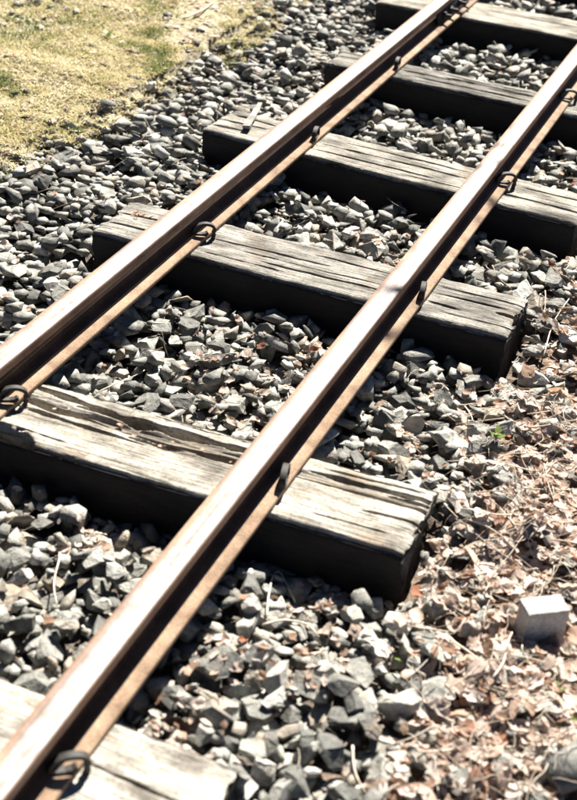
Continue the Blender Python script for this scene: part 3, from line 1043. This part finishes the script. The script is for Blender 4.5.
def bay_of(y):
    b = int(np.searchsorted([s_[0] for s_ in SLEEPERS], y)) - 1
    return BAYS[min(max(b, 0), len(BAYS) - 1)]


def stone_zone(x, y):
    if x > leaf_x(y) - 0.01: side = 'among dry leaves'
    elif x > RAIL_X[1]: side = 'outside leaf-side rail'
    elif x > RAIL_X[0]: side = 'inside the rails'
    else: side = 'on moss-side shoulder'
    return f'{side} {bay_of(y)}'


def stone_label(s, k, tint, x, y):
    size = 'large' if s > 0.033 else ('medium' if s > 0.024 else 'small')
    ext = STONES[k]['v'].max(0) - STONES[k]['v'].min(0)
    shp = 'flat' if ext[2] < 0.75 else ('blocky' if ext[2] > 1.05 else 'wedge-shaped')
    tone = 'dark grey' if tint < 0.2 else ('mid grey' if tint < 0.6 else ('light grey' if tint < 0.78 else ('brownish' if tint < 0.93 else 'pale')))
    return f'{size} {shp} {tone} ballast stone {stone_zone(x, y)}', f'ballast stones {stone_zone(x, y)}'


for i in hero:
    k, p, q, s, t = placed[i]
    o = link_obj('ballast_stone', STONES[k]['me'])
    o.location = p
    o.rotation_mode = 'QUATERNION'
    o.rotation_quaternion = q
    o.scale = (s, s, s)
    o.color = (t, t, t, 1)
    lab, grp = stone_label(s, k, t, p[0], p[1])
    tag(o, lab, 'stone', grp)

VV, TT, AA = [], [], []
base = 0
for i, (k, p, q, s, t) in enumerate(placed):
    if i in hero_set: continue
    R = np.array(q.to_matrix())
    v = STONES[k]['v'] @ R.T * s + np.array(p)
    VV.append(v); TT.append(STONES[k]['t'] + base); AA.append(np.full(len(v), t)); base += len(v)
me = mesh_tris('track_ballast', np.concatenate(VV), np.concatenate(TT), M_STONE_S)
add_attr(me, 'tint', np.concatenate(AA))
tag(link_obj('track_ballast', me), 'mass of smaller and farther angular grey ballast stones', 'ballast', kind='stuff')

# ------------------------------------------------------------------ the cut stone block lying in the leaves
def build_block():
    bm = bmesh.new()
    bmesh.ops.create_cube(bm, size=1.0)
    bmesh.ops.scale(bm, vec=(0.086, 0.050, 0.086), verts=bm.verts)
    bmesh.ops.subdivide_edges(bm, edges=list(bm.edges), cuts=9, use_grid_fill=True)
    for v in bm.verts:                                  # worn, chipped arrises
        n_out = sum((abs(c) > h * 0.99) for c, h in ((v.co.x, 0.043), (v.co.y, 0.025), (v.co.z, 0.043)))
        if n_out >= 2:
            v.co *= 0.975 - 0.07 * max(0.0, float(vnoise(v.co.x * 90 + 5, v.co.z * 90 + v.co.y * 70, 9)) - 0.45)
    for v in bm.verts:
        v.co += Vector(rng.normal(size=3)) * 0.0004
        v.co.z += 0.003 * float(fbm(v.co.x * 40, v.co.y * 40, 77, 2)) + v.co.x * 0.03
        v.co.y -= 0.05 * v.co.z
    bmesh.ops.triangulate(bm, faces=bm.faces)
    o = link_obj('stone_block', bm_mesh('stone_block', bm, M_BLOCK, False))
    o.location = (BLOCK_C[0], BLOCK_C[1], -0.059)
    o.rotation_euler = (math.radians(-3), math.radians(0), math.radians(35))
    tag(o, 'pale squared stone block standing upright in dry leaves', 'block')


build_block()
for (dx, dy) in [(i * 0.006, j * 0.006) for i in range(-10, 11) for j in range(-10, 11)]:
    c, s_ = math.cos(math.radians(35)), math.sin(math.radians(35))
    lx = dx * c + dy * s_; ly = -dx * s_ + dy * c
    if abs(lx) < 0.047 and abs(ly) < 0.021:
        i, j = cell(BLOCK_C[0] + dx, BLOCK_C[1] + dy)
        HM[i, j] = -0.022
HM[SL_MASK] = 0.0
RM2 = (np.abs(XX - RAIL_X[0]) < 0.056) | (np.abs(XX - RAIL_X[1]) < 0.056)


# ------------------------------------------------------------------ dry leaves
def leaf_shape(r, nl=6, nw=4):
    """curled leaf, unit length, closed outline tapering to both ends"""
    wid = r.uniform(0.24, 0.38)
    curl_w = r.uniform(-1.4, 1.9)
    curl_l = r.uniform(-0.9, 1.2)
    twist = r.uniform(-0.9, 0.9)
    rag = r.uniform(0.05, 0.35)
    V = []
    for i in range(nl + 1):
        t = i / nl
        w = wid * (math.sin(math.pi * min(max(t * 0.94 + 0.03, 0), 1)) ** 0.75) * (1.15 - 0.4 * t)
        for j in range(nw + 1):
            s = (j / nw - 0.5) * 2
            ww = w * (1 + rag * r.normal() * (abs(s) > 0.9))
            ang = s * curl_w * ww
            if abs(curl_w) > 0.05:
                yy = math.sin(ang) / curl_w; zz = (1 - math.cos(ang)) / curl_w
            else: yy, zz = s * ww, 0
            zz += abs(s) * 0.06 + r.normal() * 0.018
            tw = twist * (t - 0.5)
            yy, zz = yy * math.cos(tw) - zz * math.sin(tw), yy * math.sin(tw) + zz * math.cos(tw)
            la = (t - 0.5) * curl_l
            if abs(curl_l) > 0.05:
                xx = math.sin(la) / curl_l; zl = (1 - math.cos(la)) / curl_l
            else: xx, zl = t - 0.5, 0
            V.append((xx - zz * math.sin(la), yy, zl + zz * math.cos(la)))
    T = []
    for i in range(nl):
        for j in range(nw):
            a = i * (nw + 1) + j
            T += [(a, a + nw + 1, a + nw + 2), (a, a + nw + 2, a + 1)]
    V = np.array(V); V -= np.array([0, 0, V[:, 2].min()])
    return V, np.array(T)


LEAVES = []
for k in range(30):
    v, t = leaf_shape(rng)
    b_ = rng.random()
    me = mesh_tris('dry_leaf', v, t, M_LEAF_I, True)
    LEAVES.append((v, t, me, 'rolled-up' if (v[:, 2].max() > 0.33) else ('cupped' if v[:, 2].max() > 0.2 else 'flat')))


def surf(x, y, r):
    i, j = cell(x, y); n = max(1, int(r / RES))
    if i - n < 1 or j - n < 1 or i + n >= NX - 1 or j + n >= NY - 1: return None
    p = HM[i - n:i + n + 1, j - n:j + n + 1]
    gxs = (p[-1, :].mean() - p[0, :].mean()) / (2 * n * RES)
    gys = (p[:, -1].mean() - p[:, 0].mean()) / (2 * n * RES)
    return np.quantile(p, 0.62), gxs, gys, (i, j, n)


leaves = []


def lay_leaf(x, y, L, on_sleeper=False):
    i, j = cell(x, y)
    if i < 5 or j < 5 or i >= NX - 5 or j >= NY - 5: return False
    if SL_MASK[i, j] != on_sleeper or RM2[i, j] or BLOCK_MASK[i, j] or CORNER_MASK[i, j]: return False
    if not on_sleeper and HM[i, j] - TOP[i, j] > 0.012 and rng.random() < 0.55: return False
    s = surf(x, y, L * 0.32)
    if s is None: return False
    z, gx_, gy_, (i, j, n) = s
    if not on_sleeper and SL_MASK[i - n:i + n + 1, j - n:j + n + 1].any(): return False
    if RM2[i - n:i + n + 1, j - n:j + n + 1].any(): return False
    nrm = Vector((-np.clip(gx_, -0.45, 0.45), -np.clip(gy_, -0.45, 0.45), 1)).normalized()
    sp = 0.10 if on_sleeper else 0.14
    nrm = (nrm + Vector((rng.normal() * sp, rng.normal() * sp, 0))).normalized()
    q = nrm.to_track_quat('Z', 'Y') @ Quaternion((0, 0, 1), rng.uniform(0, 6.283))
    k = int(rng.integers(len(LEAVES)))
    leaves.append((k, (x, y, z + 0.0006 - (0.008 if on_sleeper and L < 0.016 else 0)), q, L, rng.random() * (0.3 if on_sleeper else 1.0)))
    HM[i - n // 2:i + n // 2 + 1, j - n // 2:j + n // 2 + 1] += 0.0022
    return True


def scatter_leaves(n, fx, lo, hi):
    c = 0; tr = 0
    while c < n and tr < n * 4:
        tr += 1
        x, y = fx()
        if not near_view(x, y, 0.2): continue
        if lay_leaf(x, y, rng.uniform(lo, hi)): c += 1
    return c


def f_right():
    y = rng.uniform(-0.6, 4.0)
    if rng.random() < 0.35: y = rng.uniform(-0.4, 1.2)
    return leaf_x(y) + 0.02 + rng.normal() * 0.06 + abs(rng.normal()) * 0.32, y


def f_bays():
    y = rng.uniform(-0.6, 4.6)
    lo = moss_x(y)
    return rng.uniform(lo, leaf_x(y)), y


# little drifts of leaf crumbs caught between stones in the bays
DRIFT = [(0.06, 0.22, 0.07), (0.45, 0.04, 0.06), (-0.02, 0.95, 0.10), (0.18, 1.0, 0.08), (0.12, 0.80, 0.10), (0.55, 1.12, 0.08), (0.50, 0.88, 0.08),
         (0.60, 0.10, 0.08), (0.30, 1.92, 0.10), (0.12, 1.75, 0.10), (0.2, 1.15, 0.06), (0.45, -0.16, 0.07), (-0.95, 1.2, 0.15), (-0.85, 1.0, 0.1), (0.54, 0.28, 0.07), (0.40, 1.70, 0.12)]


def f_drift():
    d = DRIFT[int(rng.integers(len(DRIFT)))]
    return d[0] + rng.normal() * d[2] * 0.6, d[1] + rng.normal() * d[2] * 0.6


l0 = scatter_leaves(3200, f_right, 0.012, 0.028)
l1 = scatter_leaves(1900, f_right, 0.025, 0.050)
l2 = scatter_leaves(620, f_drift, 0.011, 0.034)
l3 = scatter_leaves(620, f_bays, 0.010, 0.032)
l4 = scatter_leaves(800, lambda: (moss_x(2.5) - abs(rng.normal()) * 0.5, rng.uniform(1.2, 4.6)), 0.012, 0.036)
# crumbs caught in the splits of the rotted sleeper
for _ in range(14):
    u = rng.uniform(-0.27, 0.27)
    lay_leaf(u, 0.4763 + u * 0.0452 + rng.normal() * 0.028 + 0.03, rng.uniform(0.006, 0.015), True)
for _ in range(6):
    lay_leaf(-0.52 + rng.normal() * 0.02, 1.46 + rng.normal() * 0.02, rng.uniform(0.015, 0.03), True)
print('leaves', l0, l1, l2, l3, l4)

lsc = np.zeros(len(leaves))
seen_ord = np.zeros(len(leaves))
for i, (k, p, q, L, t) in enumerate(leaves):
    u, v, d = project(p)
    if d > 0.3 and 0.01 < u < 0.99 and 0.01 < v < 0.99:
        lsc[i] = (L / d) ** 2 * (1.0 if i >= l0 else 0.5)
lord = np.argsort(-lsc)
lhero = set(int(i) for i in lord[:280])
for i in lord[:280]:
    k, p, q, L, t = leaves[int(i)]
    o = link_obj('dry_leaf', LEAVES[k][2])
    o.location = p; o.rotation_mode = 'QUATERNION'; o.rotation_quaternion = q; o.scale = (L, L, L)
    o.color = (t, t, t, 1)
    big = 'large' if L > 0.040 else 'small'
    hue = 'dark brown' if t < 0.2 else ('tan' if t < 0.5 else ('pinkish' if t < 0.7 else ('pale' if t < 0.95 else 'russet')))
    xr = p[0] - float(leaf_x(p[1]))
    where = 'deep in litter' if xr > 0.16 else ('at litter edge' if xr > -0.08 else 'on bare ballast')
    where = f'{where} {bay_of(p[1])}'
    tag(o, f'{big} {LEAVES[k][3]} {hue} dry leaf {where}', 'leaf', f'dry leaves {where}')
VV, TT, AA = [], [], []; base = 0
for i, (k, p, q, L, t) in enumerate(leaves):
    if i in lhero: continue
    v0, t0 = LEAVES[k][0], LEAVES[k][1]
    v = v0 @ np.array(q.to_matrix()).T * L + np.array(p)
    VV.append(v); TT.append(t0 + base); AA.append(np.full(len(v), t)); base += len(v)
me = mesh_tris('leaf_litter', np.concatenate(VV), np.concatenate(TT), M_LEAF_S, True)
add_attr(me, 'tint', np.concatenate(AA))
tag(link_obj('leaf_litter', me), 'litter of crumbled pinkish brown dry leaves', 'leaf litter', kind='stuff')


# ------------------------------------------------------------------ twigs and straws
def tube(points, r0, r1, sides=5):
    P = np.array(points, dtype=float); n = len(P)
    T = np.gradient(P, axis=0); T /= np.linalg.norm(T, axis=1)[:, None] + 1e-9
    ref = np.array([0.13, 0.21, 0.97])
    A = np.cross(T, ref); A /= np.linalg.norm(A, axis=1)[:, None] + 1e-9
    B = np.cross(T, A)
    V = []
    for i in range(n):
        r = r0 + (r1 - r0) * i / (n - 1)
        for j in range(sides):
            a = 2 * math.pi * j / sides
            V.append(P[i] + (A[i] * math.cos(a) + B[i] * math.sin(a)) * r)
    Q = []
    for i in range(n - 1):
        for j in range(sides):
            k = (j + 1) % sides
            Q.append((i * sides + j, i * sides + k, (i + 1) * sides + k, (i + 1) * sides + j))
    T_ = []
    for a, b, c, d in Q: T_ += [(a, b, c), (a, c, d)]
    for j in range(1, sides - 1):
        T_.append((0, j + 1, j)); e = (n - 1) * sides
        T_.append((e, e + j, e + j + 1))
    return np.array(V), np.array(T_)


def lay_path(pts, r, n=9, bend=0.1, stiff=True):
    """resample a ground path and lay it on whatever is there"""
    P = np.array(pts, dtype=float)
    d = np.concatenate([[0], np.cumsum(np.linalg.norm(np.diff(P, axis=0), axis=1))])
    n = max(n, len(pts) * 3)
    s = np.linspace(0, d[-1], n)
    x = np.interp(s, d, P[:, 0]); y = np.interp(s, d, P[:, 1])
    if len(pts) == 2:
        L = d[-1]
        nx, ny = -(P[1, 1] - P[0, 1]) / L, (P[1, 0] - P[0, 0]) / L
        ph = rng.uniform(0, 6.28)
        off = bend * L * (np.sin(np.pi * s / L) * rng.normal() * 0.6 + 0.25 * np.sin(2 * np.pi * s / L + ph) * rng.normal())
        x = x + nx * off; y = y + ny * off
    else:
        for _ in range(2):
            x[1:-1] = (x[:-2] + 2 * x[1:-1] + x[2:]) / 4; y[1:-1] = (y[:-2] + 2 * y[1:-1] + y[2:]) / 4
    z = []
    for a, b in zip(x, y):
        i, j = cell(a, b)
        if not (2 < i < NX - 3 and 2 < j < NY - 3): return None
        if RM2[i, j] or SL_MASK[i, j] or BLOCK_MASK[i, j]: return None
        z.append(HM[i - 1:i + 2, j - 1:j + 2].max())
    z = np.array(z)
    lin = np.polyfit(s, z, 1 if stiff else min(3, n - 1))
    zl = np.polyval(lin, s)
    zl = zl + np.quantile(z - zl, 0.78) + r * 0.6
    return np.stack([x, y, zl], 1)


HAND_TWIGS = [
    ([(0.469, 0.186), (0.445, 0.248), (0.421, 0.326), (0.425, 0.349), (0.463, 0.31), (0.49, 0.284)], 0.0024, 'hooked pale straw stem arching over the ballast beside the leaf side rail', True),
    ([(0.47, 0.165), (0.495, 0.199), (0.543, 0.218), (0.576, 0.195)], 0.0024, 'bowed pale stem on the ballast below the deeply split sleeper end', True),
    ([(0.454, 1.82), (0.544, 1.699)], 0.0026, 'straight pale twig across dark ballast behind the thin-cracked sleeper', True),
    ([(0.715, 1.397), (0.695, 1.568), (0.707, 1.707)], 0.0022, 'long thin straw running along the track past the square sleeper end', True),
    ([(0.768, 1.012), (0.863, 1.111)], 0.0022, 'thin brown twig in leaf litter level with the thin-cracked sleeper', True),
    ([(0.813, 0.269), (0.905, 0.197)], 0.0024, 'pale twig making one arm of a V before the stone block', True),
    ([(0.917, 0.189), (0.916, 0.337)], 0.0024, 'pale twig making the other arm of a V, pointing at the stone block', True),
    ([(0.74, -0.061), (0.795, -0.143)], 0.0024, 'short pale twig among large ballast stones and leaves', True),
    ([(-1.312, 3.284), (-1.291, 3.447), (-1.314, 3.603), (-1.261, 3.624)], 0.0045, 'crooked bleached branch lying on the dry moss', True),
    ([(-1.40, 2.029), (-1.219, 2.012)], 0.0028, 'thin dark twig at the edge of the moss', True),
    ([(-0.026, 1.091), (-0.029, 1.227)], 0.0020, 'thin dark twig standing out of the ballast between the rails', True),
    ([(-0.209, 0.694), (-0.159, 0.845)], 0.0016, 'thin white straw on the ballast beside the mossy side rail', True),
    ([(0.579, 1.072), (0.627, 1.108)], 0.0014, 'short bent straw over the shade before the square sleeper end', True),
    ([(0.02, 0.157), (0.10, 0.02)], 0.0022, 'pale stem between the rails near the bleached smooth sleeper', True),
]
for pts, r, lab, _ in HAND_TWIGS:
    P = lay_path(pts, r, 9, 0.08)
    if P is None: print('twig skipped', lab); continue
    v, t = tube(P, r, r * 0.6, 6)
    c = v.mean(0)
    o = link_obj('twig', mesh_tris('twig', v - c, t, M_TWIG_I, True))
    o.location = c
    t_ = 0.15 if 'dark' in lab else (0.4 if 'brown' in lab else 0.9)
    o.color = (t_, t_, t_, 1)
    tag(o, lab, 'twig')

VV, TT, AA = [], [], []; base = 0
ntw = 0; tries = 0
while ntw < 1000 and tries < 6000:
    tries += 1
    if rng.random() < 0.72:
        x, y = f_right()
    elif rng.random() < 0.5: x, y = f_bays()
    else: x, y = moss_x(2.5) - abs(rng.normal()) * 0.5, rng.uniform(1.2, 4.4)
    if not near_view(x, y, 0.1): continue
    a = rng.uniform(0, 6.283); L = rng.uniform(0.02, 0.085)
    r = rng.uniform(0.0006, 0.0015)
    P = lay_path([(x, y), (x + math.cos(a) * L, y + math.sin(a) * L)], r, 5, 0.2)
    if P is None: continue
    v, t = tube(P, r, r * 0.7, 4)
    VV.append(v); TT.append(t + base); AA.append(np.full(len(v), rng.random())); base += len(v); ntw += 1
me = mesh_tris('straw_litter', np.concatenate(VV), np.concatenate(TT), M_TWIG_S, True)
add_attr(me, 'tint', np.concatenate(AA))
tag(link_obj('straw_litter', me), 'fine broken straw and leaf stalks strewn in the litter', 'straw', kind='stuff')
# the longer twigs in the litter, one by one
nt2 = 0; tries = 0
while nt2 < 46 and tries < 400:
    tries += 1
    x, y = f_right()
    if not near_view(x, y, -0.03): continue
    a = rng.uniform(0, 6.283); L = rng.uniform(0.09, 0.20); r = rng.uniform(0.0010, 0.0019)
    P = lay_path([(x, y), (x + math.cos(a) * L, y + math.sin(a) * L)], r, 8, 0.16)
    if P is None: continue
    v, t = tube(P, r, r * 0.6, 5)
    c = v.mean(0)
    o = link_obj('twig', mesh_tris('twig', v - c, t, M_TWIG_I, True)); o.location = c
    t_ = rng.random(); o.color = (t_, t_, t_, 1)
    sz = 'long' if L > 0.145 else 'short'
    hue = 'dark' if t_ < 0.3 else ('brown' if t_ < 0.6 else 'pale')
    tag(o, f'{sz} thin {hue} twig in leaf litter {bay_of(y)}', 'twig', f'thin twigs in leaf litter {bay_of(y)}')
    nt2 += 1

# the loose splinter on the sleeper end
bm = bmesh.new()
bmesh.ops.create_cube(bm, size=1.0)
bmesh.ops.scale(bm, vec=(0.026, 0.255, 0.011), verts=bm.verts)
bmesh.ops.subdivide_edges(bm, edges=[e for e in bm.edges if e.calc_length() > 0.2], cuts=7, use_grid_fill=True)
for v in bm.verts:
    f = 1 - 0.35 * (v.co.y / 0.26 + 0.5)
    v.co.x *= f; v.co.x += rng.normal() * 0.0012; v.co.z += rng.normal() * 0.0008
me = bm_mesh('wood_splinter', bm, M_WOOD)
add_attr(me, 'rot', np.zeros(len(me.vertices))); add_attr(me, 'tar', np.zeros(len(me.vertices)))
o = link_obj('wood_splinter', me)
o.location = (-0.545, 2.315, 0.008)
o.rotation_euler = (math.radians(-3), 0, math.radians(14))
tag(o, 'loose tapering wood splinter lying across a sleeper end', 'splinter')

# ------------------------------------------------------------------ moss and dry grass on the verge
def build_moss():
    nb = 120000
    y = rng.uniform(1.0, 5.0, nb)
    x = moss_x(y) + 0.16 - np.abs(rng.normal(0, 0.66, nb))
    dens = fbm(x * 3.2, y * 3.2, 61, 4)
    edge = (moss_x(y) - x)
    keep = (dens + rng.normal(0, 0.05, nb) > -0.12) & ((edge + 0.10 * (dens + 0.06) * 12 > 0.0) | (rng.random(nb) < 0.15))
    u = (x - CAM[0]); vv = (y - CAM[1])
    x, y = x[keep], y[keep]
    dens = dens[keep]
    i = np.clip(((x - GX0) / RES).astype(int), 0, NX - 1); j = np.clip(((y - GY0) / RES).astype(int), 0, NY - 1)
    vis = np.array([near_view(a, b, 0.08) for a, b in zip(x, y)])
    ok = vis & (HM[i, j] - TOP[i, j] < 0.022)
    x, y, i, j, dens = x[ok], y[ok], i[ok], j[ok], dens[ok]
    z = HM[i, j] - 0.002
    n = len(x)
    a = rng.uniform(0, 6.283, n)
    L = rng.uniform(0.008, 0.034, n)
    lean = rng.uniform(0.8, 1.5, n)
    wd = rng.uniform(0.0010, 0.0022, n)
    dx, dy = np.cos(a), np.sin(a)
    px, py = -dy * wd, dx * wd
    b0 = np.stack([x - px, y - py, z], 1); b1 = np.stack([x + px, y + py, z], 1)
    m = np.stack([x + dx * L * 0.5 * np.sin(lean * 0.7), y + dy * L * 0.5 * np.sin(lean * 0.7), z + L * 0.5 * np.cos(lean * 0.7)], 1)
    m0 = m - np.stack([px, py, 0 * px], 1) * 0.8; m1 = m + np.stack([px, py, 0 * px], 1) * 0.8
    tip = np.stack([x + dx * L * np.sin(lean), y + dy * L * np.sin(lean), z + L * 0.85 * np.cos(lean)], 1)
    V = np.stack([b0, b1, m1, m0, tip], 1).reshape(-1, 3)
    k = np.arange(n)[:, None] * 5
    T = np.concatenate([k + np.array([[0, 1, 2]]), k + np.array([[0, 2, 3]]), k + np.array([[3, 2, 4]])], 0)
    gr = fbm(x * 4.5, y * 4.5, 88, 3)
    br_ = fbm(x * 9.0, y * 9.0, 97, 3)
    tint = np.clip(0.55 + br_ * 0.9 - np.clip(gr - 0.07, 0, 1) * 3.2 + rng.normal(0, 0.07, n), 0, 1)
    me = mesh_tris('dry_moss', V, T, M_MOSS)
    add_attr(me, 'tint', np.repeat(tint, 5))
    tag(link_obj('dry_moss', me), 'straw yellow dry moss with green patches on the verge', 'moss', kind='stuff')


build_moss()


# ------------------------------------------------------------------ green sprouts
def sprout(x, y, n, s, lab):
    i, j = cell(x, y)
    z = HM[i, j]
    e = empty('seedling', (x, y, z - 0.004), rng.uniform(0, 6))
    tag(e, lab, 'seedling')
    v, t = tube([(0, 0, 0), (0.001, 0, s * 0.4), (0.002, 0.001, s * 0.8)], 0.0011, 0.0008, 5)
    link_obj('stem', mesh_tris('stem', v, t, M_SPROUT, True), e)
    for k in range(n):
        lv, lt, _, _ = LEAVES[int(rng.integers(len(LEAVES)))]
        v = lv.copy(); v[:, 0] += 0.5; v[:, 2] *= 0.5
        o = link_obj('leaf_blade', mesh_tris('leaf_blade', v, lt, M_SPROUT, True), e)
        o.location = (0.001, 0, s * (0.4 + 0.4 * (k % 2)))
        o.scale = (s, s, s)
        o.rotation_euler = (0, math.radians(-28), 6.283 * k / n + rng.normal() * 0.3)


sprout(0.735, 0.205, 3, 0.014, 'tiny green seedling near the end of the deeply split sleeper')
sprout(0.785, 1.259, 3, 0.022, 'tiny green seedling in leaf litter level with the thin-cracked sleeper')
sprout(0.718, 0.915, 4, 0.024, 'small green seedling at the edge of the leaves among pale stones')
sprout(1.030, 0.262, 3, 0.014, 'leafy green seedling beside the squared stone block')
sprout(1.072, 0.195, 3, 0.013, 'green seedling in leaf litter between block and smooth grey stone')
sprout(-1.45, 2.9, 4, 0.03, 'low green weed in the dry moss')


# ------------------------------------------------------------------ the tree on the verge whose overhanging limb dapples the track
def build_tree():
    t = empty('beech_tree', (3.9, 6.9, -0.08))
    tag(t, 'slender beech beyond the leaf litter reaching over the track', 'tree')
    m_bark = rust_material('grey_beech_bark', (0.10, 0.095, 0.085), (0.17, 0.165, 0.15), (0.26, 0.255, 0.235), 7.0, 0.85, 60.0)
    O = np.array([3.9, 6.9, -0.08])

    def limb(name, pts, r0, r1):
        v, tr = tube(np.array(pts) - O, r0, r1, 9)
        return link_obj(name, mesh_tris(name, v, tr, m_bark, True), t)
    limb('trunk', [(3.9, 6.9, -0.25), (3.88, 6.9, 0.6), (3.8, 6.85, 1.6), (3.7, 6.8, 2.6), (3.7, 6.8, 3.8), (3.6, 6.9, 5.2)], 0.13, 0.05)
    limb('branch', [(3.75, 6.82, 2.5), (2.9, 6.5, 2.95), (1.9, 6.0, 3.2), (0.9, 5.6, 3.33), (0.24, 5.38, 3.36)], 0.026, 0.005)
    limb('branch', [(1.4, 5.8, 3.27), (0.9, 5.3, 3.3), (0.4, 4.8, 3.32), (0.12, 4.5, 3.33)], 0.010, 0.003)
    limb('branch', [(3.7, 6.8, 3.7), (3.0, 7.9, 4.4), (2.5, 8.6, 4.9)], 0.03, 0.008)
    limb('branch', [(3.7, 6.8, 3.2), (4.6, 7.0, 3.9), (5.4, 7.4, 4.4)], 0.03, 0.008)
    VV, TT, AA = [], [], []; base = 0
    clumps = [((0.10, 4.52, 3.36), 0.13, 12), ((0.24, 5.40, 3.38), 0.10, 9), ((0.22, 5.62, 3.40), 0.10, 6), ((0.32, 5.05, 3.36), 0.06, 5),
              ((1.9, 6.0, 3.25), 0.3, 14), ((2.9, 6.5, 3.0), 0.35, 24), ((2.6, 8.5, 4.9), 0.5, 70), ((5.2, 7.3, 4.4), 0.5, 70), ((3.6, 6.9, 5.2), 0.6, 110)]
    for c, rad, n in clumps:
        for _ in range(n):
            lv, lt, _m, _n = LEAVES[int(rng.integers(len(LEAVES)))]
            d = Vector(rng.normal(size=3)).normalized()
            q = d.to_track_quat('Z', 'Y')
            p = np.array(c) + rng.normal(size=3) * rad * np.array([0.6, 0.6, 0.25]) - O
            v = lv @ np.array(q.to_matrix()).T * rng.uniform(0.05, 0.08) + p
            VV.append(v); TT.append(lt + base); AA.append(np.full(len(v), rng.random())); base += len(v)
    me = mesh_tris('crown', np.concatenate(VV), np.concatenate(TT), M_LEAF_S, True)
    add_attr(me, 'tint', np.concatenate(AA))
    link_obj('crown', me, t)


build_tree()
